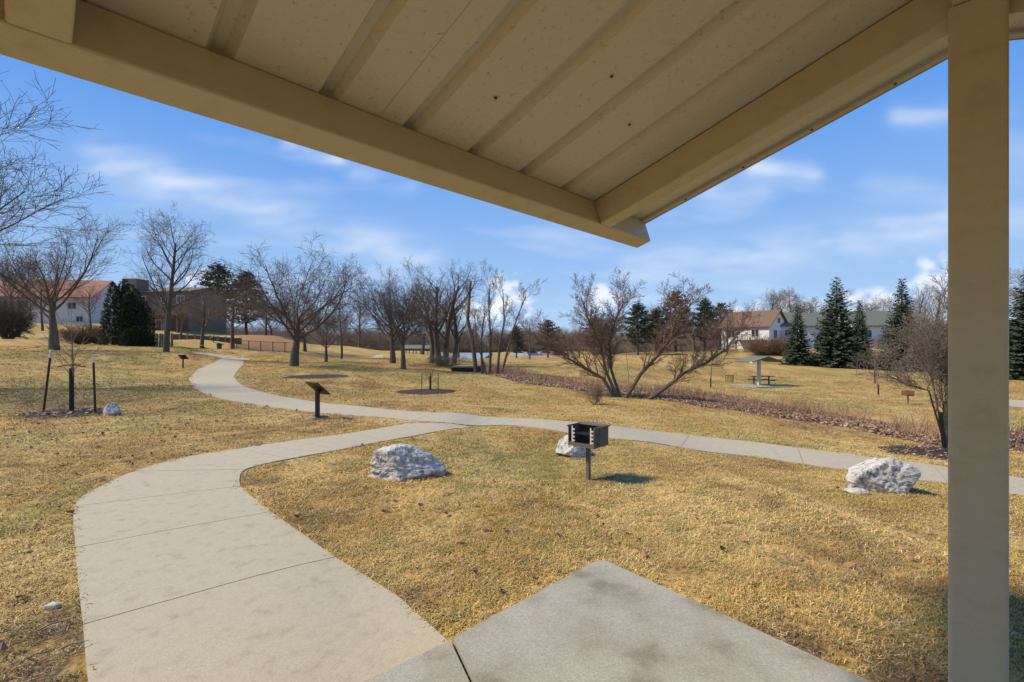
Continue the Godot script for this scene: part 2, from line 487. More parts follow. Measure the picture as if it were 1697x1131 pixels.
func make_paving():
	# concrete walk from the shelter, bending to the main path
	paving("path", "tan concrete walk curving from the shelter pad to the main path", [
		[Vector2(-1.43, 1.64), Vector2(-0.335, 2.578), 1],
		[143, 1110, 660, 993, 0], [137, 1040, 555, 927, 1], [129, 970, 500, 887, 0], [125, 911, 449, 851, 1], [121, 865, 416, 825, 0], [123, 842, 398, 808, 1], [133, 827, 396, 797, 0], [159, 812, 398, 788, 0], [222, 783, 406, 780, 1],
		[320, 757, 440, 770, 0], [391, 746, 480, 762, 1], [481, 732, 560, 747.5, 1], [586, 718, 640, 731.6, 1], [640, 709, 719, 717, 0], [676, 702.5, 783, 709.5, 1]], 0.016, M.concrete)
	paving("path", "long pale concrete path winding from the hill past the boulders", [
		[316, 585.5, 330, 584.5, 0], [334, 587.5, 350, 586, 0], [352, 591, 375, 589, 0], [362, 597, 403, 600, 1], [345, 606, 399, 609, 0], [323, 617.5, 393, 616, 0], [314, 627, 388, 623, 1], [316, 634, 391, 630, 0], [334, 651, 409, 643, 0], [375, 664, 440, 652, 1], [420, 671, 475, 659.5, 0], [480, 680, 520, 666.5, 1], [530, 685.6, 560, 671.5, 0], [580, 689.6, 610, 676, 1], [640, 693.4, 660, 681.5, 0], [684, 698.7, 720, 685, 1], [750, 703, 780, 688.5, 0], [826, 706, 862, 694.5, 1], [942, 719, 960, 701.5, 0], [1008, 728, 1030, 708.5, 0], [1128, 743, 1143, 722, 1], [1250, 758, 1258, 735, 0], [1332, 770.5, 1322, 743.5, 1], [1440, 785, 1440, 758.5, 0], [1572, 803, 1545, 772, 1], [1697, 823.7, 1697, 794, 0], [1900, 858, 1900, 822, 1]], 0.020, M.concrete)
	paving("path", "far strip of pale path crossing the lawn beyond the ditch", [[1640, 672, 1640, 661, 0], [1700, 676, 1700, 665, 1], [1900, 690, 1900, 678, 1]], 0.03, M.concrete)
	paving("path", "distant bit of path running towards the pond", [[615, 594.2, 636, 593.5, 0], [622, 589, 634, 589, 1]], 0.05, M.concrete)
	# pad of the shelter and the small slab beside it
	var pad := Node3D.new()
	pad.name = "shelter_pad"
	add_child(pad)
	pad.set_meta("kind", "structure")
	pad.set_meta("label", "grey stained concrete pad under the picnic shelter")
	var c := on_ground(982, 951); var c2 := on_ground(1003, 951); var e := Vector2(-0.322, 2.585); var r := on_ground(1415, 1131)
	var c3 := on_ground(992, 949)
	var far := c2 + (r - c2) * 4.0
	var out := PackedVector2Array([e, c, c3, c2, far, Vector2(1.2, -2.6), Vector2(0.36, 0.95)])
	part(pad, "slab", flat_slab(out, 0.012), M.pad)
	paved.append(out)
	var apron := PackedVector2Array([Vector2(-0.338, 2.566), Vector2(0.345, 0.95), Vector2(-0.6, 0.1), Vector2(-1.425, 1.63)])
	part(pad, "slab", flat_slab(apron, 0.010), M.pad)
	paved.append(apron)

# ---------- grass and litter ----------
func clear_of_paving(p: Vector2) -> bool:
	if inner.is_empty():
		for poly in paved:
			for q in Geometry2D.offset_polygon(poly, -0.01): inner.append(q)
	for poly in inner:
		if Geometry2D.is_point_in_polygon(p, poly): return false
	return true

func clump_mesh(blades: int, seed_: int) -> ArrayMesh:
	var r := RandomNumberGenerator.new()
	r.seed = seed_
	var mb := MB.new()
	mb.colored = true
	for b in blades:
		var a := r.randf() * TAU
		var base := Vector3(cos(a), 0, sin(a)) * r.randf() * 0.06 + Vector3(0, -0.012, 0)
		var la := r.randf() * TAU
		var lean := Vector3(cos(la), 0, sin(la))
		var up := r.randf_range(0.010, 0.032); var reach := r.randf_range(0.02, 0.085)
		var side := Vector3(-lean.z, 0, lean.x) * r.randf_range(0.0014, 0.0026)
		var mid := base + Vector3.UP * up + lean * reach * 0.45
		var tip := base + Vector3.UP * up * r.randf_range(0.6, 1.3) + lean * reach
		var k := r.randf_range(0.5, 1.3)
		var col := Color(k, k, k * r.randf_range(0.85, 1.1))
		mb.quad(base - side, mid - side, mid + side, base + side, col)
		mb.tri(mid - side, tip, mid + side, col)
	return mb.mesh()

func make_grass():
	var zones := [[0.9, 5.0, 820.0, 1.0], [5.0, 11.0, 300.0, 1.35], [11.0, 26.0, 80.0, 2.0], [26.0, 62.0, 16.0, 3.2]]
	var mesh := clump_mesh(16, 3)
	for z in zones:
		var xfs := []; var cols := PackedColorArray()
		var half := 1.02
		var area: float = half * (z[1] * z[1] - z[0] * z[0])
		for k in int(area * z[2]):
			var rad := sqrt(rng.randf_range(z[0] * z[0], z[1] * z[1]))
			var a := rng.randf_range(-half, half)
			var x := sin(a) * rad; var d := cos(a) * rad
			var p := Vector2(x, d)
			if not clear_of_paving(p): continue
			if d > 9.0 and Geometry2D.is_point_in_polygon(p, creek): continue
			var bare := false
			for m in mulches:
				if p.distance_to(m[0]) < m[1]: bare = true
			if bare: continue
			var thin := noise.get_noise_2d(x * 55.0 + 77.0, d * 55.0)
			if thin < -0.30 and rng.randf() < 0.7: continue
			if d < 8.0 and rng.randf() < worn_at(x, d) * 0.6: continue
			var s: float = z[3] * rng.randf_range(0.55, 1.5)
			var b := Basis(Vector3.UP, rng.randf() * TAU).scaled(Vector3(s, lerpf(1.0, s, 0.45), s))
			xfs.append(Transform3D(b, Vector3(x, H(x, d), -d)))
			var col := lawn_color(x, d)
			var v := rng.randf_range(0.8, 1.25)
			if rng.randf() < 0.14: col = col.lerp(Color(0.70, 0.57, 0.32), 0.8)
			if rng.randf() < 0.14: col = col.lerp(Color(0.22, 0.26, 0.05), 0.65)
			if rng.randf() < 0.06: col = col.lerp(Color(0.13, 0.08, 0.04), 0.7)
			cols.append(Color(col.r * v, col.g * v, col.b * v))
		stuff("lawn_grass", ["short dry matted grass around the shelter pad", "dry yellow turf around the boulders and the walk", "straw coloured turf beyond the main path", "distant dry turf under the bare trees"][zones.find(z)], "grass", mesh, M.grass, xfs, cols)

func leaf_mesh() -> ArrayMesh:
	var mb := MB.new()
	mb.quad(Vector3(-0.03, 0.012, 0), Vector3(-0.004, 0, 0.028), Vector3(0.034, 0.014, 0.006), Vector3(0.004, 0.002, -0.024))
	mb.tri(Vector3(0.004, 0.002, -0.024), Vector3(0.034, 0.014, 0.006), Vector3(0.042, 0.02, -0.02))
	return mb.mesh()

func make_litter():
	var leaf := leaf_mesh()
	var xfs := []; var cols := PackedColorArray()
	for k in 16000:
		var a := rng.randf_range(-1.0, 1.0)
		var rad := sqrt(rng.randf_range(2.0, 30.0 * 30.0))
		var x := sin(a) * rad; var d := cos(a) * rad
		var left := clampf(0.10 - x * 0.05, 0.05, 1.0) if d > 6 else 0.22
		if rng.randf() > left: continue
		if not clear_of_paving(Vector2(x, d)): continue
		var b := Basis(Vector3(rng.randf() - 0.5, 2, rng.randf() - 0.5).normalized(), rng.randf() * TAU) * Basis(Vector3.RIGHT, rng.randf_range(-0.6, 0.6))
		xfs.append(Transform3D(b.scaled(Vector3.ONE * rng.randf_range(0.6, 1.3)), Vector3(x, H(x, d) + 0.035, -d)))
		var v := rng.randf_range(0.6, 1.3)
		cols.append(Color(0.24 * v, 0.125 * v, 0.06 * v))
	for m in mulches:
		if not m[2]: continue
		for k in int(170 * m[1] * m[1]):
			var a := rng.randf() * TAU; var l: float = sqrt(rng.randf()) * m[1] * 1.25
			var x: float = m[0].x + cos(a) * l; var d: float = m[0].y + sin(a) * l * 0.9
			var b := Basis(Vector3(rng.randf() - 0.5, 2, rng.randf() - 0.5).normalized(), rng.randf() * TAU) * Basis(Vector3.RIGHT, rng.randf_range(-0.6, 0.6))
			xfs.append(Transform3D(b.scaled(Vector3.ONE * rng.randf_range(0.7, 1.5)), Vector3(x, H(x, d) + 0.035, -d)))
			var v := rng.randf_range(0.6, 1.4)
			cols.append(Color(0.34 * v, 0.20 * v, 0.12 * v))
	stuff("fallen_leaves", "brown fallen leaves scattered over the lawn", "leaves", leaf, M.leaf, xfs, cols)
	xfs = []; cols = PackedColorArray()
	var lo := creek[0]; var hi := creek[0]
	for p in creek:
		lo = lo.min(p); hi = hi.max(p)
	for k in 170000:
		var p := Vector2(rng.randf_range(lo.x, hi.x), rng.randf_range(lo.y, hi.y))
		if not Geometry2D.is_point_in_polygon(p, creek): continue
		var b := Basis(Vector3(rng.randf() - 0.5, 1, rng.randf() - 0.5).normalized(), rng.randf() * TAU) * Basis(Vector3.RIGHT, rng.randf_range(-0.9, 0.9))
		xfs.append(Transform3D(b.scaled(Vector3.ONE * rng.randf_range(0.9, 1.9)), Vector3(p.x, H(p.x, p.y) + rng.randf_range(0.0, 0.07), -p.y)))
		var v := rng.randf_range(0.45, 1.35)
		cols.append(Color(0.27 * v, 0.165 * v, 0.105 * v) if rng.randf() < 0.75 else Color(0.38 * v, 0.28 * v, 0.18 * v))
	stuff("leaf_litter", "deep brown leaf litter lying along the ditch", "leaf litter", leaf, M.leaf, xfs, cols)
	# dry weed stems along the ditch
	var stem := MB.new()
	stem.tube(PackedVector3Array([Vector3.ZERO, Vector3(0.02, 0.45, 0), Vector3(0.07, 0.9, 0.02)]), PackedFloat32Array([0.009, 0.008, 0.005]), 3)
	stem.tube(PackedVector3Array([Vector3(0.02, 0.45, 0), Vector3(-0.08, 0.7, 0.05), Vector3(-0.12, 0.85, 0.06)]), PackedFloat32Array([0.004, 0.003, 0.002]), 3)
	stem.tube(PackedVector3Array([Vector3(0.03, 0.55, 0), Vector3(0.12, 0.75, -0.05)]), PackedFloat32Array([0.004, 0.002]), 3)
	xfs = []; cols = PackedColorArray()
	for k in 15000:
		var p := Vector2(rng.randf_range(lo.x, hi.x), rng.randf_range(lo.y, hi.y))
		if not Geometry2D.is_point_in_polygon(p, creek): continue
		if noise.get_noise_2d(p.x * 20.0, p.y * 20.0) < -0.05: continue
		var s := rng.randf_range(0.25, 0.85)
		xfs.append(Transform3D(Basis(Vector3(rng.randf_range(-0.3, 0.3), 1, rng.randf_range(-0.3, 0.3)).normalized(), rng.randf() * TAU).scaled(Vector3(1, s, 1)), Vector3(p.x, H(p.x, p.y), -p.y)))
		var v := rng.randf_range(0.6, 1.2)
		cols.append(Color(0.36 * v, 0.22 * v, 0.13 * v))
	stuff("dry_weeds", "thin dry weed stems standing in the ditch", "weeds", stem.mesh(), M.leaf, xfs, cols)

# ---------- bare trees ----------
func rand_perp(d: Vector3) -> Vector3:
	var r := Vector3(rng.randfn(), rng.randfn(), rng.randfn())
	return (r - d * r.dot(d)).normalized()

# P: kids, t0, ang, len, up, wig per level; top = last level
func grow(trunk: MB, crown: MB, level: int, pos: Vector3, dir: Vector3, length: float, rad: float, P: Dictionary):
	var last: int = P.top
	var segs: int = [9, 7, 5, 3, 2, 2][level]
	var sides: int = [9, 6, 5, 4, 3, 3][level]
	var pts := PackedVector3Array([pos]); var rads := PackedFloat32Array([rad])
	var dirs := [dir]
	var p := pos
	var tip := 0.3 if level == 0 else 0.25
	for k in segs:
		dir = (dir + rand_perp(dir) * P.wig[level] + Vector3.UP * P.up[level]).normalized()
		p += dir * length / segs
		pts.append(p); dirs.append(dir)
		rads.append(maxf(rad * lerpf(1.0, tip, float(k + 1) / segs), P.thin))
	if level == 0:
		# root flare
		pts.insert(1, pos + (pts[1] - pos) * 0.18); rads.insert(1, rad * 0.98); rads[0] = rad * 1.25
		trunk.tube(pts, rads, sides)
		pts.remove_at(1); rads.remove_at(1)
	else:
		crown.tube(pts, rads, sides)
	if level >= last: return
	var n: int = P.kids[level]
	var turn := rng.randf() * TAU
	for k in n:
		var t: float = lerpf(P.t0[level], 1.0, (k + rng.randf() * 0.8) / n)
		var f: float = minf(t, 0.999) * segs
		var j := int(f)
		var at_p := pts[j].lerp(pts[j + 1], f - j)
		var d: Vector3 = dirs[j + 1]
		turn += 2.4 + rng.randf_range(-0.5, 0.5)
		var x := d.cross(Vector3.UP if absf(d.y) < 0.95 else Vector3.RIGHT).normalized()
		var side := x.rotated(d, turn)
		var ang := deg_to_rad(P.ang[level] * rng.randf_range(0.7, 1.25))
		var nd := (d * cos(ang) + side * sin(ang)).normalized()
		if level >= 1 and nd.y < -0.25: nd.y = -0.25 * rng.randf()
		var nl: float = length * P.len[level] * rng.randf_range(0.7, 1.2) * (1.15 - 0.5 * t)
		grow(trunk, crown, level + 1, at_p, nd.normalized(), nl, maxf(rads[j] * rng.randf_range(0.32, 0.5), P.thin), P)

var kinds := {
	"leader": {"top": 4, "kids": [17, 9, 6, 5], "t0": [0.30, 0.2, 0.15, 0.1], "ang": [50, 42, 40, 40], "len": [0.5, 0.52, 0.55, 0.6], "up": [0.06, 0.08, 0.05, 0.03, 0.0], "wig": [0.05, 0.13, 0.18, 0.22, 0.25], "thin": 0.0055},
	"fork": {"top": 4, "kids": [10, 10, 7, 5], "t0": [0.55, 0.2, 0.15, 0.1], "ang": [44, 36, 38, 40], "len": [2.1, 0.46, 0.52, 0.6], "up": [0.02, 0.08, 0.07, 0.04, 0.0], "wig": [0.05, 0.1, 0.16, 0.2, 0.25], "thin": 0.0055},
	"oak": {"top": 4, "kids": [13, 10, 7, 5], "t0": [0.5, 0.15, 0.12, 0.1], "ang": [54, 40, 42, 45], "len": [1.9, 0.48, 0.52, 0.6], "up": [0.02, 0.08, 0.06, 0.03, 0.0], "wig": [0.05, 0.15, 0.2, 0.25, 0.3], "thin": 0.0055},
	"slim": {"top": 4, "kids": [14, 7, 5, 4], "t0": [0.25, 0.2, 0.2, 0.1], "ang": [36, 36, 38, 40], "len": [0.42, 0.55, 0.55, 0.6], "up": [0.04, 0.08, 0.05, 0.03, 0.0], "wig": [0.06, 0.1, 0.15, 0.2, 0.25], "thin": 0.0055},
	"small": {"top": 3, "kids": [18, 11, 7], "t0": [0.35, 0.12, 0.1], "ang": [46, 40, 40], "len": [0.6, 0.5, 0.55], "up": [0.05, 0.06, 0.03, 0.0], "wig": [0.05, 0.12, 0.2, 0.25], "thin": 0.004},
	"sprout": {"top": 2, "kids": [15, 5], "t0": [0.42, 0.2], "ang": [48, 36], "len": [0.58, 0.5], "up": [0.03, 0.05, 0.02], "wig": [0.04, 0.08, 0.12], "thin": 0.0035},
	"shrub": {"top": 3, "kids": [7, 6, 5], "t0": [0.2, 0.15, 0.1], "ang": [30, 35, 40], "len": [0.5, 0.55, 0.6], "up": [0.03, 0.03, 0.02, 0.0], "wig": [0.1, 0.15, 0.2, 0.25], "thin": 0.004},
}
var protos := {}

func bare_meshes(kind: String, seed_: int, height: float, rad: float) -> Array:
	var key := "%s %d" % [kind, seed_]
	if not protos.has(key):
		rng.seed = seed_
		var trunk := MB.new(); var crown := MB.new()
		var P: Dictionary = kinds[kind]
		var share: float = {"leader": 0.92, "fork": 0.32, "oak": 0.30, "slim": 0.95, "small": 0.9, "sprout": 0.8, "shrub": 0.8}[kind]
		grow(trunk, crown, 0, Vector3.ZERO, Vector3(rng.randf_range(-0.05, 0.05), 1, rng.randf_range(-0.05, 0.05)).normalized(), height * share, rad, P)
		var top := 0.0
		for p in crown.v: top = maxf(top, p.y)
		protos[key] = [trunk.mesh(), crown.mesh(), top]
	return protos[key]

func bare_tree(called: String, label: String, kind: String, seed_: int, px: float, d: float, height: float, rad: float, twigs: Material, group := "", turn := 0.0, wide := 1.0) -> Node3D:
	var m := bare_meshes(kind, seed_, height, rad)
	var t := thing(called, label, "tree", stand(px, d, 0.06), turn, group)
	var s: float = height / m[2]
	t.scale = Vector3(s * wide, s, s * wide)
	part(t, "trunk", m[0], M.bark)
	part(t, "crown", m[1], twigs)
	return t

# a tree of several stems, each given by points in the picture at the tree's depth (with a depth offset)
func stem_tree(called: String, label: String, px: float, d: float, stems: Array, kind: String, twigs: Material, kids := 9):
	var base := stand(px, d, 0.05)
	var t := thing(called, label, "tree", base)
	var crown := MB.new()
	var P: Dictionary = kinds[kind].duplicate(true)
	for s in stems:
		var trunk := MB.new()
		var pts := PackedVector3Array(); var rads := PackedFloat32Array()
		var n: int = s[0].size()
		for k in n:
			var q: Array = s[0][k]
			pts.append(at(q[0], q[1], d + q[2]) - base)
			rads.append(lerpf(s[1], s[2], float(k) / (n - 1)))
		pts[0].y = minf(pts[0].y, -0.02)
		trunk.tube(pts, rads, 7)
		part(t, "trunk", trunk.mesh(), M.bark)
		var turn := rng.randf() * TAU
		for k in kids:
			var u := lerpf(0.2, 0.99, (k + rng.randf()) / kids) * (n - 1)
			var j := mini(int(u), n - 2)
			var p := pts[j].lerp(pts[j + 1], u - j)
			var dd := (pts[j + 1] - pts[j]).normalized()
			turn += 2.4
			var x := dd.cross(Vector3.UP if absf(dd.y) < 0.95 else Vector3.RIGHT).normalized().rotated(dd, turn)
			var nd := (dd * 0.8 + x * 0.65 + Vector3.UP * 0.35).normalized()
			grow(crown, crown, 1, p, nd, s[3] * rng.randf_range(0.6, 1.2), lerpf(s[1], s[2], u / (n - 1)) * 0.5, P)
	part(t, "crown", crown.mesh(), twigs)

# a round twiggy bush: many stems from one foot
func bush(label: String, px: float, d: float, w: float, h: float, stems: int, twigs: Material, group := "", seed_ := 1):
	var key := "bush %d %d" % [seed_, stems]
	if not protos.has(key):
		rng.seed = 500 + seed_
		var mb := MB.new()
		for k in stems:
			var a := rng.randf() * TAU; var l := sqrt(rng.randf())
			var dir := Vector3(cos(a) * l, 0.75, sin(a) * l).normalized()
			grow(mb, mb, 1, Vector3(cos(a), 0, sin(a)) * 0.12 * rng.randf(), dir, 0.8 * rng.randf_range(0.7, 1.1), 0.011, kinds.shrub)
		protos[key] = [mb.mesh()]
	var t := thing("bush", label, "bush", stand(px, d, 0.05), seed_ * 1.3, group)
	t.scale = Vector3(w / 1.5, h, w / 1.5)
	part(t, "branches", protos[key][0], twigs)

# ---------- evergreens ----------
func spruce_mesh(seed_: int) -> Array:
	var key := "spruce %d" % seed_
	if protos.has(key): return protos[key]
	rng.seed = 900 + seed_
	var trunk := MB.new(); var mb := MB.new()
	mb.colored = true
	trunk.tube(PackedVector3Array([Vector3(0, -0.2, 0), Vector3(0, 4, 0), Vector3(0, 9.9, 0)]), PackedFloat32Array([0.2, 0.13, 0.02]), 8)
	for k in 430:
		var y := 0.35 + 9.6 * (1.0 - pow(1.0 - (k + rng.randf()) / 430.0, 0.62))
		var f := 1.0 - y / 10.0
		var a := k * 2.4 + rng.randf_range(-0.35, 0.35)
		var l := (2.45 * pow(f, 0.85) + 0.10) * rng.randf_range(0.6, 1.12)
		var out := Vector3(cos(a), 0, sin(a))
		var side := Vector3(-out.z, 0, out.x)
		var droop := lerpf(-0.3, 0.55, f)
		var steps := maxi(3, int(l / 0.15))
		for j in steps:
			var t := (j + 0.6) / steps
			if t < 0.2 and l > 0.8: continue
			var p := out * l * t + Vector3(0, y - droop * l * t * t * 0.7 + 0.25 * l * pow(t, 3) + rng.randf_range(-0.05, 0.05), 0)
			var w := (0.20 * (1.0 - t) * l + 0.20) * rng.randf_range(0.7, 1.25)
			for sg in [-1.0, 1.0, 0.0]:
				var o: Vector3 = (out * 0.75 + side * sg * 0.9 + Vector3(0, rng.randf_range(-0.5, 0.15), 0)).normalized()
				var tip: Vector3 = p + o * w
				var cr: Vector3 = rand_perp(o) * w * 0.24
				var v := rng.randf_range(0.5, 1.35)
				var col := Color(0.050 * v, 0.072 * v, 0.040 * v)
				if rng.randf() < 0.2: col = Color(0.085 * v, 0.11 * v, 0.075 * v)
				var m: Vector3 = p.lerp(tip, 0.45)
				mb.tri(p, m + cr, tip, col)
				mb.tri(p, tip, m - cr, col)
	protos[key] = [trunk.mesh(), mb.mesh()]
	return protos[key]

func spruce(label: String, px: float, d: float, h: float, wide: float, seed_: int):
	var m := spruce_mesh(seed_)
	var t := thing("spruce_tree", label, "tree", stand(px, d, 0.05), seed_ * 0.9, "spruces along the lawn")
	t.scale = Vector3(h / 10.0 * wide, h / 10.0, h / 10.0 * wide)
	part(t, "trunk", m[0], M.bark)
	part(t, "crown", m[1], M.needle)

func pine_mesh(seed_: int, brown: float) -> Array:
	var key := "pine %d" % seed_
	if protos.has(key): return protos[key]
	rng.seed = 1300 + seed_
	var trunk := MB.new(); var mb := MB.new()
	mb.colored = true
	trunk.tube(PackedVector3Array([Vector3(0, -0.2, 0), Vector3(0.1, 4, 0.05), Vector3(0.0, 9.3, 0)]), PackedFloat32Array([0.24, 0.17, 0.03]), 8)
	for k in 62:
		var y := lerpf(1.9, 9.6, pow((k + rng.randf()) / 62.0, 0.9))
		var f := (y - 1.9) / 7.9
		var reach := 3.3 * pow(sin(PI * clampf(f * 0.80 + 0.2, 0, 1)), 0.8) * rng.randf_range(0.6, 1.1)
		var a := k * 2.4 + rng.randf_range(-0.4, 0.4)
		var out := Vector3(cos(a), 0, sin(a))
		var foot := Vector3(0, y, 0)
		var end := out * reach + Vector3(0, y + reach * rng.randf_range(0.0, 0.35), 0)
		trunk.tube(PackedVector3Array([foot, foot.lerp(end, 0.5) + Vector3(0, -0.08, 0), end]), PackedFloat32Array([0.05, 0.035, 0.012]), 4)
		var tufts := 8 + int(reach * 10)
		for j in tufts:
			var t := lerpf(0.25, 1.05, float(j) / tufts)
			var p := foot.lerp(end, t) + Vector3(rng.randfn(), rng.randfn() * 0.6 + 0.2, rng.randfn()) * 0.27
			var v := rng.randf_range(0.55, 1.3)
			var col := Color(0.058 * v, 0.078 * v, 0.034 * v).lerp(Color(0.17 * v, 0.10 * v, 0.045 * v), brown * rng.randf())
			for e in 9:
				var dir := Vector3(rng.randfn(), absf(rng.randfn()) * 0.8 + 0.15, rng.randfn()).normalized()
				var cr := rand_perp(dir) * 0.055
				mb.tri(p - cr, p + dir * rng.randf_range(0.2, 0.38), p + cr, col)
	protos[key] = [trunk.mesh(), mb.mesh()]
	return protos[key]

func pine(label: String, px: float, d: float, h: float, wide: float, seed_: int, brown := 0.0):
	var m := pine_mesh(seed_, brown)
	var t := thing("pine_tree", label, "tree", stand(px, d, 0.05), seed_ * 1.7, "pines in the distance")
	t.scale = Vector3(h / 10.0 * wide, h / 10.0, h / 10.0 * wide)
	part(t, "trunk", m[0], M.bark)
	part(t, "crown", m[1], M.needle)

func evergreen_shrub(label: String, px: float, d: float, w: float, h: float, seed_: int, tone: Color):
	rng.seed = 1700 + seed_
	var mb := MB.new(); mb.colored = true
	var stem := MB.new()
	stem.tube(PackedVector3Array([Vector3(0, -0.1, 0), Vector3(0.05, h * 0.7, 0)]), PackedFloat32Array([0.12, 0.03]), 6)
	var lobes := []
	for k in 16:
		var a := rng.randf() * TAU; var l := sqrt(rng.randf()) * w * 0.34
		lobes.append([Vector3(cos(a) * l, 0, sin(a) * l), rng.randf_range(0.62, 1.0) * h * (1.0 - 0.35 * l / (w * 0.34)), rng.randf_range(0.14, 0.22) * w])
	for k in 12000:
		var lb: Array = lobes[k % lobes.size()]
		var f := rng.randf()
		var a := rng.randf() * TAU
		var r: float = lb[2] * (1.0 - pow(f, 2.6)) * sqrt(rng.randf_range(0.45, 1.0)) + 0.03
		var p: Vector3 = lb[0] + Vector3(cos(a) * r, f * lb[1] + 0.05, sin(a) * r)
		var dir := (Vector3(cos(a), 0.9, sin(a)) + Vector3(rng.randfn(), rng.randfn(), rng.randfn()) * 0.4).normalized()
		var cr := rand_perp(dir) * 0.06
		var v := rng.randf_range(0.5, 1.4)
		mb.tri(p - cr, p + dir * rng.randf_range(0.16, 0.32), p + cr, Color(tone.r * v, tone.g * v, tone.b * v))
	var t := thing("evergreen_shrub", label, "shrub", stand(px, d, 0.05))
	part(t, "stem", stem.mesh(), M.bark)
	part(t, "foliage", mb.mesh(), M.needle)

# ---------- the near shelter ----------
func rounded(w: float, h: float, r: float) -> PackedVector2Array:
	var o := PackedVector2Array()
	for c in [[w - r, h - r, 0], [r, h - r, 1], [r, r, 2], [w - r, r, 3]]:
		for k in 4:
			var a: float = (c[2] + k / 3.0) * PI / 2
			o.append(Vector2(c[0] + cos(a) * r, c[1] + sin(a) * r))
	return o

func make_shelter():
	# axes of the shelter: u level towards the eave, v along the eave to the right
	var az := deg_to_rad(44.1)
	var v := Vector3(sin(az), 0, -cos(az)); v = Vector3(0.696, 0, -0.718)
	var u := Vector3(-0.718, 0, -0.696)
	var pj := at(995.5, 371.8, 2.739)
	var slope := atan(0.3147)
	var U := (u * cos(slope) + Vector3.DOWN * sin(slope)).normalized()
	var N := (u * sin(slope) + Vector3.UP * cos(slope)).normalized()
	var root := thing("picnic_shelter", "tan steel picnic shelter overhead with ribbed metal roof and square post", "shelter", Vector3(pj.x, 0, pj.z) - u * 1.56 + v * 0.055)
	var inv := root.transform.affine_inverse()
	var ridge := 1.56 / cos(slope)
	for side in 2:
		# the second slope is the first one mirrored at the ridge: turn it about the vertical through the middle
		var o := pj; var uu := U; var nn := N; var vv := v
		if side == 1:
			uu = (-u * cos(slope) + Vector3.DOWN * sin(slope)).normalized()
			nn = (-u * sin(slope) + Vector3.UP * cos(slope)).normalized()
			o = pj - u * 3.12
		var xf := func(off: Vector3) -> Transform3D:
			# profile x along uu, y along nn, pushed along vv
			return inv * Transform3D(Basis(uu, nn, uu.cross(nn)), o + uu * off.x + nn * off.y + vv * off.z)
		var sgn := 1.0 if uu.cross(nn).dot(vv) > 0 else -1.0
		# eave beam along v
		var mb := MB.new(); mb.smooth = false
		mb.prism(rounded(0.11, 0.152, 0.008), minf(-5.35 * sgn, 0.60 * sgn), maxf(-5.35 * sgn, 0.60 * sgn), xf.call(Vector3.ZERO))
		part(root, "eave_beam", mb.mesh(), M.steel_tan)
		# rafters down the slope
		for rv in [0.0, -2.36, -4.72]:
			var rb := MB.new(); rb.smooth = false
			rb.prism(rounded(0.11, 0.15, 0.008), -ridge + 0.004, -0.003, inv * Transform3D(Basis(vv, nn, vv.cross(nn)), o + vv * rv) if vv.cross(nn).dot(uu) > 0 else inv * Transform3D(Basis(-vv, nn, (-vv).cross(nn)), o + vv * (rv + 0.11)))
			part(root, "rafter", rb.mesh(), M.steel_tan)
		# ribbed roof sheets, 0.99 m wide, three ribs each
		var w0 := -5.35
		var sheet := 0
		while w0 < 0.58:
			var w1 := minf(w0 + 0.99, 0.60)
			var sh := MB.new(); sh.smooth = false
			var prof := [[w0 - 0.015, 0.0]]
			var x := w0 + 0.083
			while x + 0.075 < w1:
				prof.append([x, 0.0]); prof.append([x + 0.022, 0.034]); prof.append([x + 0.054, 0.034]); prof.append([x + 0.076, 0.0])
				x += 0.33
			prof.append([w1, 0.0])
			for k in prof.size() - 1:
				var a: Array = prof[k]; var b: Array = prof[k + 1]
				var pts := []
				for q in [[a, -ridge], [a, 0.19], [b, 0.19], [b, -ridge]]:
					pts.append(inv * (o + vv * q[0][0] + nn * (0.153 + q[0][1] + 0.0015 * (sheet % 2)) + uu * q[1]))
				var up: Vector3 = nn * 0.0012
				sh.quad(pts[0], pts[3], pts[2], pts[1])
				sh.quad(pts[0] + up, pts[1] + up, pts[2] + up, pts[3] + up)
			part(root, "roof_sheet", sh.mesh(), M.roof_sheet)
			w0 += 0.99
			sheet += 1
		# trim along the gable edge
		var tr := MB.new(); tr.smooth = false
		var tb := Basis(vv, nn, vv.cross(nn)) if vv.cross(nn).dot(uu) > 0 else Basis(-vv, nn, (-vv).cross(nn))
		tr.box(inv * (o + vv * 0.575 + nn * 0.135 + uu * (0.19 - ridge) / 2), Vector3(0.05, 0.004, ridge + 0.19), tb)
		tr.box(inv * (o + vv * 0.603 + nn * 0.165 + uu * (0.19 - ridge) / 2), Vector3(0.004, 0.07, ridge + 0.19), tb)
		part(root, "edge_trim", tr.mesh(), M.trim)
	var head := MB.new()
	head.tube(PackedVector3Array([Vector3.ZERO, Vector3(0, -0.004, 0), Vector3(0, -0.006, 0)]), PackedFloat32Array([0.007, 0.006, 0.001]), 8)
	var head_mesh := head.mesh()
	for k in 5:
		part(root, "screw", head_mesh, M.iron, Transform3D(Basis(), inv * (pj + v * 0.565 + N * 0.131 + U * (0.05 - k * 0.36))))
	for q in [[-0.42, 0.5], [-0.75, 0.62], [-1.08, 0.3], [-1.41, 0.9], [-0.75, 1.1], [-1.74, 0.45]]:
		part(root, "screw", head_mesh, M.iron, Transform3D(Basis(), inv * (pj + v * q[0] + N * 0.151 - U * q[1])))
	# ridge beam and posts
	var top := pj.y + 1.484 * 0.3147
	var rd := MB.new(); rd.smooth = false
	var mid := pj - u * 1.56
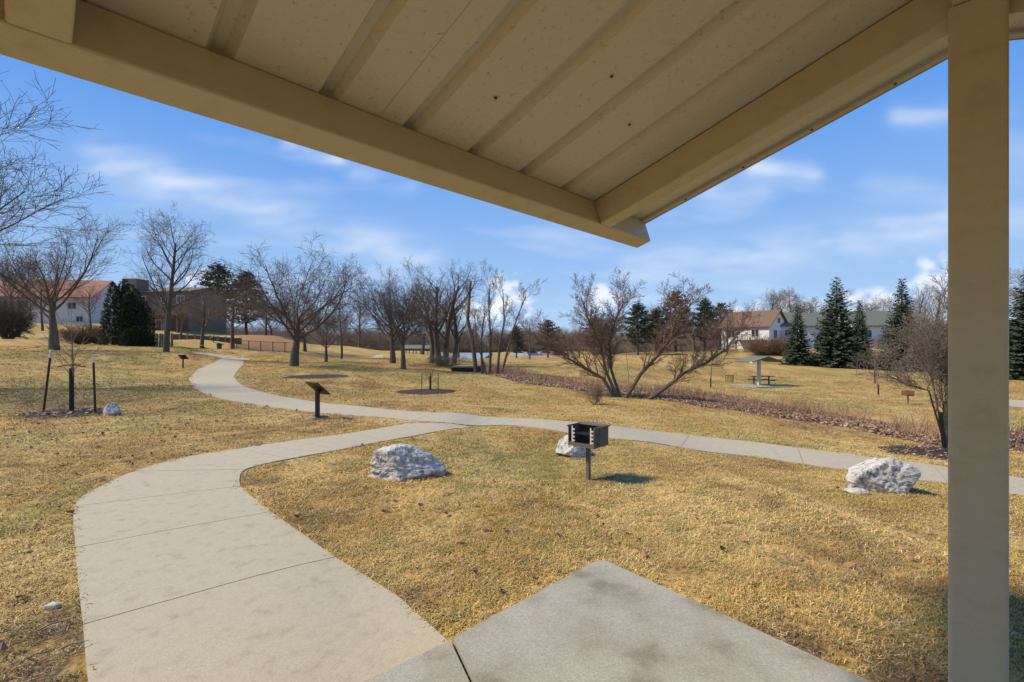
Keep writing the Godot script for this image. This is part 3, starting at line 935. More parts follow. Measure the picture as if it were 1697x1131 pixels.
	rd.prism(rounded(0.13, 0.15, 0.008), 0.0, 5.3, Transform3D(Basis(u, Vector3.UP, u.cross(Vector3.UP)), inv * (Vector3(mid.x, top + 0.035, mid.z) - u * 0.065 + v * (0.0 if u.cross(Vector3.UP).dot(v) < 0 else -5.3))))
	part(root, "ridge_beam", rd.mesh(), M.steel_tan)
	for pv in [0.055, -4.665]:
		var po := MB.new(); po.smooth = false
		var foot: Vector3 = pj - u * 1.56 + v * pv
		po.prism(rounded(0.152, 0.152, 0.012), -0.15, top + 0.03, Transform3D(Basis(u, u.cross(Vector3.UP) * -1.0, Vector3.UP), inv * (Vector3(foot.x, 0, foot.z) - u * 0.076 - u.cross(Vector3.UP) * -0.076)))
		part(root, "post", po.mesh(), M.steel_tan)
		var pl := MB.new(); pl.smooth = false
		pl.box(inv * (Vector3(foot.x, 0.02, foot.z)), Vector3(0.26, 0.014, 0.26), Basis(u, Vector3.UP, u.cross(Vector3.UP)))
		part(root, "base_plate", pl.mesh(), M.steel_tan)

# ---------- boulders ----------
func boulder(label: String, px: float, d: float, size: Vector3, seed_: int, turn: float, cuts: int, group := "boulders by the walk"):
	rng.seed = seed_
	var f := FastNoiseLite.new()
	f.seed = seed_; f.frequency = 0.9; f.fractal_octaves = 5
	var planes := []
	for k in cuts:
		var n := Vector3(rng.randfn(), rng.randfn() * 0.7 + 0.15, rng.randfn()).normalized()
		planes.append([n, rng.randf_range(0.48, 0.78)])
	var mb := MB.new()
	mb.smooth = false
	var rows := 60; var cols := 88
	var p := []
	for r in rows + 1:
		var line := []
		var t := PI * r / rows
		for c in cols:
			var a := TAU * c / cols
			var q := Vector3(sin(t) * cos(a), cos(t), sin(t) * sin(a))
			var l := 1.0
			for pl in planes:
				var dn: float = q.dot(pl[0])
				if dn > 0.01: l = minf(l, pl[1] / dn)
			l += f.get_noise_3dv(q * 1.3) * 0.08 + f.get_noise_3dv(q * 4.0 + Vector3(9, 0, 0)) * 0.05 + f.get_noise_3dv(q * 13.0) * 0.028
			line.append(Vector3(q.x * l * size.x * 0.5, maxf(q.y * l, -0.35) * size.y * 0.75, q.z * l * size.z * 0.5))
		p.append(line)
	for r in rows:
		for c in cols:
			var e := (c + 1) % cols
			if r > 0: mb.tri(p[r][c], p[r][e], p[r + 1][c])
			if r < rows - 1: mb.tri(p[r][e], p[r + 1][e], p[r + 1][c])
	var t := thing("boulder", label, "boulder", stand(px, d, 0.0) + Vector3(0, size.y * 0.2, 0), turn, group)
	part(t, "stone", mb.mesh(), M.rock)

# ---------- furniture ----------
func make_grill(px: float, d: float, label: String, turn: float, mat: Material, detailed: bool):
	var t := thing("park_grill", label, "grill", stand(px, d, 0.05), turn, "park grills")
	var mb := MB.new(); mb.smooth = false
	mb.prism(rounded(0.058, 0.058, 0.008), 0, 0.58, Transform3D(Basis(Vector3(1, 0, 0), Vector3(0, 0, -1), Vector3(0, 1, 0)), Vector3(-0.029, 0, 0.029)))
	part(t, "post", mb.mesh(), M.post_green)
	# fire box, open at the front (+z) and on top
	var w := 0.44; var dep := 0.40; var h := 0.30; var y0 := 0.57
	for s in [[Vector3(0, y0 + 0.003, 0), Vector3(w, 0.006, dep), "floor_plate"], [Vector3(-w / 2, y0 + h / 2, 0), Vector3(0.006, h, dep), "side_wall"], [Vector3(w / 2, y0 + h / 2, 0), Vector3(0.006, h, dep), "side_wall"], [Vector3(0, y0 + h / 2, -dep / 2), Vector3(w - 0.008, h - 0.01, 0.006), "back_wall"], [Vector3(0, y0 + 0.03, dep / 2 - 0.006), Vector3(w - 0.008, 0.05, 0.006), "front_lip"]]:
		var b := MB.new(); b.smooth = false
		b.box(s[0], s[1])
		part(t, s[2], b.mesh(), mat)
	if not detailed: return
	for s in [-1.0, 1.0]:
		# notched strip that carries the grate
		var o := PackedVector2Array([Vector2(0, 0)])
		for k in 4:
			var y := 0.05 + k * 0.055
			o.append(Vector2(0, y)); o.append(Vector2(0.035, y + 0.008)); o.append(Vector2(0.035, y + 0.026)); o.append(Vector2(0, y + 0.032))
		o.append(Vector2(0, 0.28)); o.append(Vector2(-0.02, 0.28)); o.append(Vector2(-0.02, 0))
		var b := MB.new(); b.smooth = false
		b.prism(o, -0.003, 0.003, Transform3D(Basis.from_euler(Vector3(0, 0, 0)), Vector3(s * (w / 2 - 0.06), y0 + 0.008, dep / 2 - 0.03)))
		part(t, "notched_strip", b.mesh(), M.shelter_post)
		var e := MB.new(); e.smooth = false
		e.box(Vector3(s * (w / 2 + 0.012), y0 + h - 0.012, 0), Vector3(0.02, 0.02, dep + 0.02))
		part(t, "top_rim", e.mesh(), mat)
	var g := MB.new(); g.smooth = false
	g.box(Vector3(0, y0 + h - 0.008, -0.14), Vector3(w, 0.008, 0.12), Basis(Vector3.RIGHT, 0.12))
	part(t, "hood_plate", g.mesh(), mat)
	for k in 9:
		var r := MB.new()
		r.tube(PackedVector3Array([Vector3(-0.18 + k * 0.045, y0 + 0.17, -dep / 2 + 0.01), Vector3(-0.18 + k * 0.045, y0 + 0.17, dep / 2 - 0.05)]), PackedFloat32Array([0.006, 0.006]), 6)
		part(t, "grate_bar", r.mesh(), M.iron)
	var hd := MB.new()
	hd.tube(PackedVector3Array([Vector3(w / 2 + 0.004, y0 + 0.06, 0.12), Vector3(w / 2 + 0.05, y0 + 0.06, 0.13), Vector3(w / 2 + 0.05, y0 + 0.19, 0.13), Vector3(w / 2 + 0.004, y0 + 0.19, 0.12)]), PackedFloat32Array([0.008, 0.008, 0.008, 0.008]), 6)
	part(t, "handle", hd.mesh(), M.iron)
	var hinge := MB.new(); hinge.smooth = false
	hinge.box(Vector3(w / 2 + 0.006, y0 + 0.14, 0.05), Vector3(0.008, 0.26, 0.02))
	part(t, "hinge_strip", hinge.mesh(), M.rust)

func info_sign(label: String, px: float, d: float, turn: float, pale := false):
	var t := thing("information_sign", label, "sign", stand(px, d, 0.04), turn, "low signs along the path")
	var mb := MB.new(); mb.smooth = false
	mb.prism(rounded(0.09, 0.09, 0.008), 0, 0.74, Transform3D(Basis(Vector3(1, 0, 0), Vector3(0, 0, -1), Vector3(0, 1, 0)), Vector3(-0.045, 0, 0.045)))
	part(t, "post", mb.mesh(), M.black)
	# the panel leans: its long edge runs along e1, it falls along e2
	var e1 := Vector3(0.36, 0, 0.27).normalized(); var e2 := Vector3(0.19, -0.28, -0.25).normalized()
	var b := Basis(e1, -e2, e1.cross(-e2))
	var pl := MB.new(); pl.smooth = false
	pl.prism(rounded(0.52, 0.48, 0.015), -0.014, 0.014, Transform3D(b, Vector3(0, 0.80, 0) - e1 * 0.26 + e2 * 0.24))
	part(t, "panel", pl.mesh(), M.white_cap if pale else M.black)
	var br := MB.new(); br.smooth = false
	br.box(Vector3(0, 0.765, 0), Vector3(0.2, 0.16, 0.02), b)
	part(t, "bracket", br.mesh(), M.black)

func stake(label: String, a: Vector3, b: Vector3, r: float, capped: bool, group: String):
	var t := thing("tree_stake", label, "stake", a, 0.0, group)
	var mb := MB.new()
	var e := (b - a) * (0.86 if capped else 1.0)
	mb.tube(PackedVector3Array([Vector3(0, -0.1, 0), e]), PackedFloat32Array([r, r]), 6)
	part(t, "shaft", mb.mesh(), M.black)
	if capped:
		var c := MB.new()
		c.tube(PackedVector3Array([e, b - a]), PackedFloat32Array([r * 1.15, r * 0.9]), 6)
		part(t, "cap", c.mesh(), M.white_cap)

func mulch_ring(label: String, px: float, d: float, r: float, leafy := false):
	var p := stand(px, d, 0.0)
	mulches.append([Vector2(p.x, d), r * (0.75 if leafy else 0.93), leafy])
	var mb := MB.new()
	var n := 40
	var f := FastNoiseLite.new(); f.seed = int(px); f.frequency = 0.5
	for ring in 5:
		for k in n:
			var a := TAU * k / n
			var rr := r * ring / 4.0 * (1.0 + f.get_noise_2d(cos(a) * 3, sin(a) * 3) * 0.25)
			var x := p.x + cos(a) * rr; var dd := d + sin(a) * rr
			var y: float = H(x, dd) + [0.10, 0.10, 0.085, 0.055, -0.01][ring] * (0.22 if leafy else 1.0) + f.get_noise_2d(x * 14, dd * 14) * 0.02
			mb.v.append(Vector3(x - p.x, y - p.y, -(dd - d)))
			mb.n.append(Vector3(cos(a) * 0.1 * ring / 4.0, 1, -sin(a) * 0.1 * ring / 4.0).normalized())
	for ring in 4:
		for k in n:
			var a := ring * n + k; var b := ring * n + (k + 1) % n
			mb.i.append(a); mb.i.append(b); mb.i.append(a + n)
			mb.i.append(b); mb.i.append(b + n); mb.i.append(a + n)
	var o := part(self, numbered("mulch_ring"), mb.mesh(), M.mulch)
	o.position = p
	tag(o, label, "mulch", "mulch rings on the lawn")

func sapling(label: String, px: float, d: float, h: float, seed_: int, wrapped: bool, twigs: Material, guard := 0.8):
	var m := bare_meshes("sprout", seed_, h, 0.035)
	var t := thing("sapling", label, "tree", stand(px, d, 0.03), 0.4 * seed_, "young trees on the lawn")
	var s: float = h / m[2]
	t.scale = Vector3.ONE * s
	part(t, "trunk", m[0], twigs)
	part(t, "crown", m[1], twigs)
	if wrapped:
		var g := MB.new()
		g.tube(PackedVector3Array([Vector3(0, 0, 0), Vector3(0.0, guard / s, 0), Vector3(0, (guard + 0.01) / s, 0)]), PackedFloat32Array([0.052 / s, 0.052 / s, 0.04 / s]), 10)
		part(t, "trunk_guard", g.mesh(), M.rubber)

func far_shelter():
	var d := 42.0
	var t := thing("picnic_shelter", "small open shelter on a single pale post over a picnic table", "shelter", stand(1258, d, 0.0), 0.25)
	var mb := MB.new(); mb.smooth = false
	mb.box(Vector3(0, 1.25, 0), Vector3(0.22, 2.5, 0.22))
	part(t, "post", mb.mesh(), M.shelter_post)
	for s in [-1.0, 1.0]:
		var r := MB.new(); r.smooth = false
		r.box(Vector3(s * 0.83, 2.42, 0), Vector3(1.78, 0.07, 2.2), Basis(Vector3.BACK, -s * 0.27))
		part(t, "roof_slope", r.mesh(), M.roof_green)
		var e := MB.new(); e.smooth = false
		e.box(Vector3(s * 1.66, 2.16, 1.0), Vector3(0.12, 0.10, 0.3))
		part(t, "eave_end", e.mesh(), M.white_cap)
	var pad := MB.new(); pad.smooth = false
	pad.box(Vector3(0.15, 0.03, 0), Vector3(3.9, 0.12, 3.4))
	part(t, "slab", pad.mesh(), M.pad)
	var p := stand(1262, d + 0.9, 0.0)
	var tb := thing("picnic_table", "weathered picnic table under the small far shelter", "table", p + Vector3(0, 0.09, 0), 0.15)
	var top := MB.new(); top.smooth = false
	for k in 3: top.box(Vector3(0, 0.74, -0.25 + k * 0.25), Vector3(2.1, 0.05, 0.23))
	part(tb, "table_top", top.mesh(), M.brown_wood)
	for s in [-1.0, 1.0]:
		var b := MB.new(); b.smooth = false
		b.box(Vector3(0, 0.44, s * 0.68), Vector3(2.1, 0.05, 0.26))
		part(tb, "bench", b.mesh(), M.brown_wood)
		var l := MB.new(); l.smooth = false
		l.box(Vector3(s * 0.75, 0.36, 0), Vector3(0.1, 0.74, 0.1))
		l.box(Vector3(s * 0.75, 0.38, 0), Vector3(0.08, 0.08, 1.5))
		part(tb, "leg", l.mesh(), M.iron)

# ---------- buildings ----------
# a gabled house: ridge along local x, front is +z
func house(called: String, label: String, where: Vector3, turn: float, w: float, dep: float, h: float, rise: float, wall: Material, roof: Material, windows: Array, gables: Array) -> Node3D:
	var t := thing(called, label, "building", where, turn, "houses on the rise")
	var mb := MB.new(); mb.smooth = false
	mb.prism(PackedVector2Array([Vector2(-dep / 2, -1.0), Vector2(dep / 2, -1.0), Vector2(dep / 2, h), Vector2(0, h + rise), Vector2(-dep / 2, h)]), -w / 2, w / 2, Transform3D(Basis(Vector3(0, 0, -1), Vector3.UP, Vector3(1, 0, 0)), Vector3.ZERO))
	part(t, "wall", mb.mesh(), wall)
	var over := 0.45
	var k := rise / (dep / 2)
	for s in [-1.0, 1.0]:
		var r := MB.new(); r.smooth = false
		var a := Vector2(0, h + rise + 0.18); var b := Vector2(s * (dep / 2 + over), h - over * k + 0.18)
		r.prism(PackedVector2Array([a, b, b + Vector2(0, -0.16), a + Vector2(0, -0.16)]), -w / 2 - over, w / 2 + over, Transform3D(Basis(Vector3(0, 0, -1), Vector3.UP, Vector3(1, 0, 0)), Vector3.ZERO))
		part(t, "roof", r.mesh(), roof)
	for q in windows: window(t, Vector3(q[0], q[1], dep / 2), Basis(), q[2], q[3])
	for q in gables: window(t, Vector3(w / 2, q[1], q[0]), Basis(Vector3.UP, PI / 2), q[2], q[3])
	return t

func window(t: Node3D, p: Vector3, b: Basis, w: float, h: float):
	var f := MB.new(); f.smooth = false
	for s in [-1.0, 1.0]:
		f.box(Vector3(s * w / 2, 0, 0.02), Vector3(0.12, h + 0.12, 0.1))
		f.box(Vector3(0, s * h / 2, 0.021), Vector3(w - 0.12, 0.12, 0.1))
	f.box(Vector3(0, 0, 0.02), Vector3(0.06, h - 0.12, 0.07))
	var o := part(t, "window", f.mesh(), M.white_cap, Transform3D(b, p))
	var g := MB.new(); g.smooth = false
	g.box(Vector3(0, 0, 0.012), Vector3(w - 0.1, h - 0.1, 0.02))
	part(o, "pane", g.mesh(), M.glass)

func deck(t: Node3D, p: Vector3, w: float, dep: float, y: float):
	var f := MB.new(); f.smooth = false
	f.box(p + Vector3(0, y, dep / 2), Vector3(w, 0.2, dep))
	var o := part(t, "deck", f.mesh(), M.brown_wood)
	var r := MB.new(); r.smooth = false
	r.box(p + Vector3(0, y + 1.05, dep - 0.05), Vector3(w, 0.08, 0.08))
	for k in int(w / 0.3) + 1:
		r.box(p + Vector3(-w / 2 + k * 0.3, y + 0.56, dep - 0.05), Vector3(0.06, 0.92, 0.06))
	part(o, "railing", r.mesh(), M.brown_wood)
	for s in [-1.0, 1.0]:
		var l := MB.new(); l.smooth = false
		l.box(p + Vector3(s * (w / 2 - 0.2), y / 2 - 0.4, dep - 0.2), Vector3(0.2, y + 0.6, 0.2))
		part(t, "deck_post", l.mesh(), M.brown_wood)

func make_buildings():
	var a := house("white_house", "long white house with rust red roof behind the forked tree", stand(98, 86, 0.3), 0.12, 17, 9, 4.9, 3.3, M.white_siding, M.roof_red, [[-5.5, 3.4, 1.6, 1.3], [-2.2, 3.4, 1.6, 1.3], [5.4, 3.3, 1.4, 1.2], [6.6, 1.0, 1.2, 1.0], [-4.0, 1.0, 2.0, 1.6]], [])
	part(a, "garage_wing", (func():
		var m := MB.new(); m.smooth = false
		m.box(Vector3(-7.0, 1.1, 6.2), Vector3(4.0, 3.2, 3.4))
		return m.mesh()).call(), M.brown_wood)
	var b := house("wooden_building", "grey brown wooden apartment building with wide deck above the timber wall", stand(296, 76, 0.4), -0.10, 10.5, 8, 6.2, 1.0, M.wood_siding, M.roof_grey, [[-2.6, 5.0, 1.2, 1.1], [1.3, 5.0, 1.4, 1.1], [3.8, 5.0, 1.2, 1.1], [0.2, 1.0, 0.9, 1.8], [1.4, 1.0, 0.9, 1.8]], [])
	deck(b, Vector3(0.4, 0, 4.0), 9.2, 2.0, 2.6)
	part(b, "tower_wall", (func():
		var m := MB.new(); m.smooth = false
		m.box(Vector3(-4.1, 3.6, 3.6), Vector3(2.4, 9.2, 2.2))
		return m.mesh()).call(), M.wood_siding)
	part(b, "lower_wall", (func():
		var m := MB.new(); m.smooth = false
		m.box(Vector3(0.6, 1.0, 4.03), Vector3(8.8, 2.6, 0.05))
		return m.mesh()).call(), M.brown_wood)
	var c := house("gabled_house", "white house with brown roof and a tall gable facing the lawn", stand(1250, 92, 0.3), -0.9, 9, 8, 4.6, 2.9, M.white_siding, M.roof_brown, [[-2.5, 3.2, 1.4, 1.4], [2.0, 3.2, 1.4, 1.4]], [[-1.5, 3.0, 1.5, 1.6], [1.5, 3.0, 1.5, 1.6], [0, 5.6, 1.2, 1.0]])
	deck(c, Vector3(1.5, 0, 4.0), 5.0, 1.8, 1.9)
	var e := house("green_roofed_house", "white house with grey green roof beside the small spruce", stand(1322, 94, 0.3), 0.05, 13, 9, 4.8, 2.6, M.cream_siding, M.roof_green, [[-5, 3.4, 1.2, 1.2], [-2, 3.2, 1.5, 1.5], [2, 3.2, 1.5, 1.5], [5, 3.2, 1.2, 1.2]], [])
	part(e, "porch_gable", (func():
		var m := MB.new(); m.smooth = false
		m.prism(PackedVector2Array([Vector2(-2.2, 0), Vector2(2.2, 0), Vector2(2.2, 2.6), Vector2(0, 4.2), Vector2(-2.2, 2.6)]), 0, 2.0, Transform3D(Basis(), Vector3(-3.4, 0, 4.5)))
		return m.mesh()).call(), M.white_siding)
	deck(e, Vector3(3, 0, 4.5), 5.0, 1.8, 1.9)
	var f := house("green_roofed_house", "white house with green roof seen between the two tall spruces", stand(1452, 96, 0.3), 0.0, 15, 9, 4.9, 2.9, M.white_siding, M.roof_green, [[-5, 3.2, 1.4, 1.4], [-1.5, 3.2, 1.4, 1.4], [2.5, 3.2, 1.4, 1.4], [5.4, 3.2, 1.4, 1.4]], [])
	deck(f, Vector3(-2, 0, 4.5), 5.0, 1.8, 1.9)

func board_fence(label: String, a: Vector2, b: Vector2, h: float, w: float):
	var o := stand(a.x, a.y)
	var e := stand(b.x, b.y)
	var t := thing("board_fence", label, "fence", o)
	var n := int(o.distance_to(e) / w)
	var dir := (e - o) / n
	var mb := MB.new(); mb.smooth = false
	mb.prism(PackedVector2Array([Vector2(-w * 0.46, -0.1), Vector2(w * 0.46, -0.1), Vector2(w * 0.46, h - 0.08), Vector2(0, h), Vector2(-w * 0.46, h - 0.08)]), -0.015, 0.015)
	var m := mb.mesh()
	for k in n:
		var p := dir * (k + 0.5)
		p.y += rng.randf_range(-0.04, 0.03)
		part(t, "board", m, M.grey_wood, Transform3D(Basis(Vector3.UP, atan2(-dir.z, dir.x)) * Basis(Vector3.BACK, rng.randf_range(-0.03, 0.03)), p))
	for k in 2:
		var r := MB.new()
		r.tube(PackedVector3Array([Vector3(0, 0.3 + k * h * 0.5, 0) - Vector3(0, 0, 0.04), e - o + Vector3(0, 0.3 + k * h * 0.5, -0.04)]), PackedFloat32Array([0.04, 0.04]), 4)
		part(t, "rail", r.mesh(), M.grey_wood)

func make_fences():
	board_fence("weathered board fence beside the dark evergreen and the tall trunk", Vector2(242, 46), Vector2(287, 47.5), 1.35, 0.22)
	# timber retaining wall
	var a := stand(286, 63); var b := stand(400, 64)
	var t := thing("retaining_wall", "low dark timber retaining wall below the wooden building", "wall", a)
	var n := 9
	for k in n:
		var p := (b - a) * (k + 0.5) / n
		var mb := MB.new(); mb.smooth = false
		mb.box(Vector3(0, 0.35, 0), Vector3((b - a).length() / n - 0.05, 1.0, 0.25))
		part(t, "timber_panel", mb.mesh(), M.brown_wood, Transform3D(Basis(Vector3.UP, atan2(-(b - a).z, (b - a).x)), p))
		var q := MB.new(); q.smooth = false
		q.box(Vector3(0, 0.4, 0.16), Vector3(0.2, 1.1, 0.12))
		part(t, "timber_post", q.mesh(), M.grey_wood, Transform3D(Basis(), (b - a) * k / n))
	# dark wire fence below the bank
	var f := thing("wire_fence", "black wire fence along the foot of the red brown bank", "fence", stand(392, 57))
	var pts := [[392, 57], [412, 54], [432, 53], [452, 53], [472, 54], [490, 56]]
	var base := stand(392, 57)
	for k in pts.size():
		var p := stand(pts[k][0], pts[k][1]) - base
		var mb := MB.new()
		mb.tube(PackedVector3Array([p, p + Vector3(0, 1.15, 0)]), PackedFloat32Array([0.04, 0.04]), 6)
		part(f, "fence_post", mb.mesh(), M.black)
		if k > 0:
			var o := stand(pts[k - 1][0], pts[k - 1][1]) - base
			for j in 2:
				var r := MB.new()
				r.tube(PackedVector3Array([o + Vector3(0, 0.12 + j * 0.98, 0), p + Vector3(0, 0.12 + j * 0.98, 0)]), PackedFloat32Array([0.025, 0.025]), 4)
				part(f, "fence_rail", r.mesh(), M.black)
			var w := MB.new()
			for j in 14:
				var q := o.lerp(p, (j + 0.5) / 14.0)
				w.tube(PackedVector3Array([q + Vector3(0, 0.12, 0), q + Vector3(0, 1.1, 0)]), PackedFloat32Array([0.008, 0.008]), 3)
			part(f, "wire_mesh", w.mesh(), M.black)

func make_far_things():
	# pond
	var mb := MB.new()
	mb.smooth = false
	mb.prism(PackedVector2Array([Vector2(-34, 118), Vector2(-8, 118), Vector2(-14, 330), Vector2(-90, 330)]), -1.9, -1.32, Transform3D(Basis(Vector3(1, 0, 0), Vector3(0, 0, -1), Vector3(0, 1, 0)), Vector3.ZERO))
	setting("pond_water", mb.mesh(), M.water, "pale still water of the pond beyond the trees")
	# pavilion at the pond
	var p := at(693, 592, 128)
	var t := thing("pond_pavilion", "green roofed open pavilion beside the pond", "pavilion", p)
	for s in [-1.0, 1.0]:
		var r := MB.new(); r.smooth = false
		r.box(Vector3(0, 2.75, s * 1.3), Vector3(7.0, 0.12, 2.9), Basis(Vector3.RIGHT, s * 0.36))
		part(t, "roof_slope", r.mesh(), M.roof_green)
	for k in 4:
		for s in [-1.0, 1.0]:
			var l := MB.new()
			l.tube(PackedVector3Array([Vector3(-2.9 + k * 1.95, -0.6, s * 1.9), Vector3(-2.9 + k * 1.95, 2.4, s * 1.9)]), PackedFloat32Array([0.11, 0.11]), 6)
			part(t, "post", l.mesh(), M.brown_wood)
	# footbridge over the ditch
	var q := stand(776, 41, 0.0)
	var br := thing("footbridge", "low dark footbridge over the ditch beside the thicket", "bridge", q, -0.2)
	var dk := MB.new(); dk.smooth = false
	dk.box(Vector3(0, 0.42, 0), Vector3(2.0, 0.12, 3.2))
	part(br, "deck", dk.mesh(), M.grey_wood)
	for s in [-1.0, 1.0]:
		var be := MB.new(); be.smooth = false
		be.box(Vector3(0, 0.22, s * 1.45), Vector3(2.0, 0.3, 0.16))
		part(br, "girder", be.mesh(), M.rubber)
		var ab := MB.new(); ab.smooth = false
		ab.box(Vector3(s * 0.95, 0.05, 0), Vector3(0.18, 0.75, 3.0))
		part(br, "abutment", ab.mesh(), M.rubber)
	# parked cars far beyond the lawn
	var tones := [[Color(0.62, 0.64, 0.66), "silver"], [Color(0.10, 0.22, 0.42), "blue"], [Color(0.7, 0.7, 0.7), "white"], [Color(0.25, 0.05, 0.05), "dark red"]]
	for k in 4:
		var car := thing("parked_car", tones[k][1] + " car parked far beyond the lawn under the pines", "car", stand(862 + k * 22, 118, 0.0), 0.2 * k - 0.3, "cars parked beyond the lawn")
		var body := MB.new(); body.smooth = false
		body.prism(PackedVector2Array([Vector2(-2.2, 0.3), Vector2(2.2, 0.3), Vector2(2.2, 0.75), Vector2(1.2, 0.9), Vector2(-2.1, 0.95)]), -0.85, 0.85)
		part(car, "body", body.mesh(), plain((tones[k][0] as Color).linear_to_srgb(), 0.3))
		var cab := MB.new(); cab.smooth = false
		cab.prism(PackedVector2Array([Vector2(-1.7, 0.92), Vector2(1.1, 0.9), Vector2(0.5, 1.45), Vector2(-1.2, 1.45)]), -0.75, 0.75)
		part(car, "cabin", cab.mesh(), M.glass)
		for s in [[-1.35, 0.8], [1.4, 0.8], [-1.35, -0.8], [1.4, -0.8]]:
			var wh := MB.new()
			wh.tube(PackedVector3Array([Vector3(s[0], 0.32, s[1] - 0.1), Vector3(s[0], 0.32, s[1] + 0.1)]), PackedFloat32Array([0.32, 0.32]), 12)
			part(car, "wheel", wh.mesh(), M.rubber)
	# litter bin beside the far path
	var bin := thing("litter_bin", "small green litter bin beside the far end of the path", "bin", stand(363, 60))
	var bb := MB.new()
	bb.tube(PackedVector3Array([Vector3(0, 0, 0), Vector3(0, 0.85, 0)]), PackedFloat32Array([0.26, 0.3]), 12)
	part(bin, "barrel", bb.mesh(), plain(lin(0.02, 0.07, 0.03), 0.6))
	var bl := MB.new()
	bl.tube(PackedVector3Array([Vector3(0, 0.85, 0), Vector3(0, 0.97, 0), Vector3(0, 1.0, 0)]), PackedFloat32Array([0.31, 0.22, 0.02]), 12)
	part(bin, "lid", bl.mesh(), plain(lin(0.02, 0.05, 0.025), 0.6))

func make_trees():
	# big bare trees
	bare_tree("maple_tree", "low forked bare tree with spreading limbs before the white house", "fork", 7, 90, 38, 12.0, 0.31, M.twig, "", 0.3, 1.1)
	bare_tree("ash_tree", "tall bare tree with straight trunk before the wooden building", "leader", 12, 275, 40, 12.6, 0.31, M.twig, "", 0.8, 1.0)
	bare_tree("oak_tree", "broad round bare tree standing alone inside the path's bend", "oak", 21, 487, 36, 9.6, 0.28, M.twig, "", 0.0, 1.0)
	bare_tree("oak_tree", "spreading bare tree, nearer one of two beside the sapling's mulch", "oak", 25, 668, 37, 8.9, 0.24, M.twig, "", 1.0, 0.8)
	bare_tree("oak_tree", "spreading bare tree standing just behind its near twin", "oak", 21, 651, 45, 9.6, 0.27, M.twig, "", 2.6, 0.85)
	bare_tree("small_tree", "reddish bare tree with dense crown by the wire fence", "small", 31, 385, 55, 8.2, 0.2, M.twig_red, "", 0.0, 1.5)
	bare_tree("vase_tree", "small vase shaped bare tree behind the round tree", "fork", 33, 540, 43, 5.6, 0.16, M.twig_grey, "", 0.5, 0.9)
	bare_tree("ash_tree", "straight bare tree behind the vase shaped tree", "leader", 35, 566, 55, 8.2, 0.22, M.twig, "", 0.5, 0.9)
	bare_tree("ash_tree", "bare tree on the slope above the distant path", "leader", 12, 595, 78, 9.5, 0.25, M.twig, "", 2.0, 1.0)
	bare_tree("oak_tree", "wide bare tree behind the round one, on the yellow slope", "oak", 25, 505, 60, 8.0, 0.3, M.twig_grey, "", 3.0, 1.0)
	bare_tree("small_tree", "reddish bare tree before the deck of the wooden building", "small", 31, 334, 60, 8.6, 0.18, M.twig_red, "", 1.0, 1.5)
	bare_tree("small_tree", "brown bare tree beside the board fence", "small", 31, 252, 50, 5.6, 0.14, M.twig_red, "", 2.0, 1.2)
	bare_tree("small_tree", "dark twiggy tree before the end of the white house", "small", 31, 30, 60, 7.5, 0.2, M.twig, "", 3.0, 1.3)
	# off-frame tree whose outer branches hang into view
	bare_tree("elm_tree", "large bare tree whose outer branches reach in below the eave", "fork", 43, -215, 17, 14.0, 0.26, M.twig, "", 0.5, 1.15)
	# group of tall trunks at the pond side of the ditch
	for k in 4:
		bare_tree("cottonwood_tree", ["tall bare tree with rough trunk, first of the group by the ditch", "tall bare tree with leaning limbs in the group by the ditch", "thick bare trunk in the middle of the group by the ditch", "slim bare tree closing the group by the ditch"][k], "slim", 51 + k % 2, [716, 728, 738, 752][k], [50, 48, 49, 51][k], [9.6, 10.4, 11.0, 9.4][k], [0.3, 0.34, 0.36, 0.26][k], M.twig, "tall trunks by the ditch", k * 1.7, 1.3)
	# thicket beside the footbridge
	rng.seed = 77
	stem_tree("dead_tree", "reddish broken topped trunk beside the footbridge", 789, 39, [[[[789, 617, 0], [784, 570, 0], [775, 530, 0.1], [778, 492, 0], [780, 466, 0]], 0.19, 0.09, 1.2]], "slim", M.twig, 4)
	stem_tree("thicket_tree", "clump of slim upright stems beside the footbridge", 815, 37, [
		[[[800, 619, 0], [797, 570, 0], [803, 520, 0.2]], 0.12, 0.05, 1.6],
		[[[812, 622, 0.3], [813, 560, 0.3], [810, 510, 0.3], [812, 472, 0.3]], 0.11, 0.03, 1.5],
		[[[824, 624, -0.2], [828, 575, -0.2], [836, 530, -0.3], [833, 480, -0.4]], 0.11, 0.03, 1.5],
		[[[830, 624, -0.3], [843, 575, -0.4], [856, 530, -0.5], [872, 490, -0.8]], 0.10, 0.03, 1.5],
		[[[806, 622, 0.5], [790, 560, 0.7], [786, 520, 0.9]], 0.09, 0.03, 1.3]], "slim", M.twig_grey, 8)
	# leaning willow over the ditch
	rng.seed = 91
	stem_tree("leaning_tree", "sprawling many stemmed bare tree leaning over the ditch", 1030, 23.5, [
		[[[1020, 651, 0], [1000, 628, 0], [960, 605, 0.3], [920, 582, 0.6], [886, 558, 0.8]], 0.10, 0.03, 1.35],
		[[[1024, 652, 0], [1004, 615, 0.1], [995, 570, 0.2], [975, 530, 0.3], [965, 498, 0.4]], 0.09, 0.028, 1.3],
		[[[1028, 650, 0.2], [1012, 610, 0.4], [1010, 570, 0.5], [1020, 530, 0.6], [1034, 500, 0.6]], 0.085, 0.028, 1.3],
		[[[1036, 652, -0.1], [1062, 620, -0.2], [1090, 590, -0.3], [1112, 560, -0.4], [1120, 530, -0.5], [1150, 500, -0.6]], 0.105, 0.03, 1.4],
		[[[1075, 660, -0.3], [1105, 642, -0.4], [1135, 618, -0.5], [1170, 602, -0.6], [1205, 578, -0.7], [1228, 545, -0.8]], 0.11, 0.035, 1.4]], "slim", M.twig_red, 20)
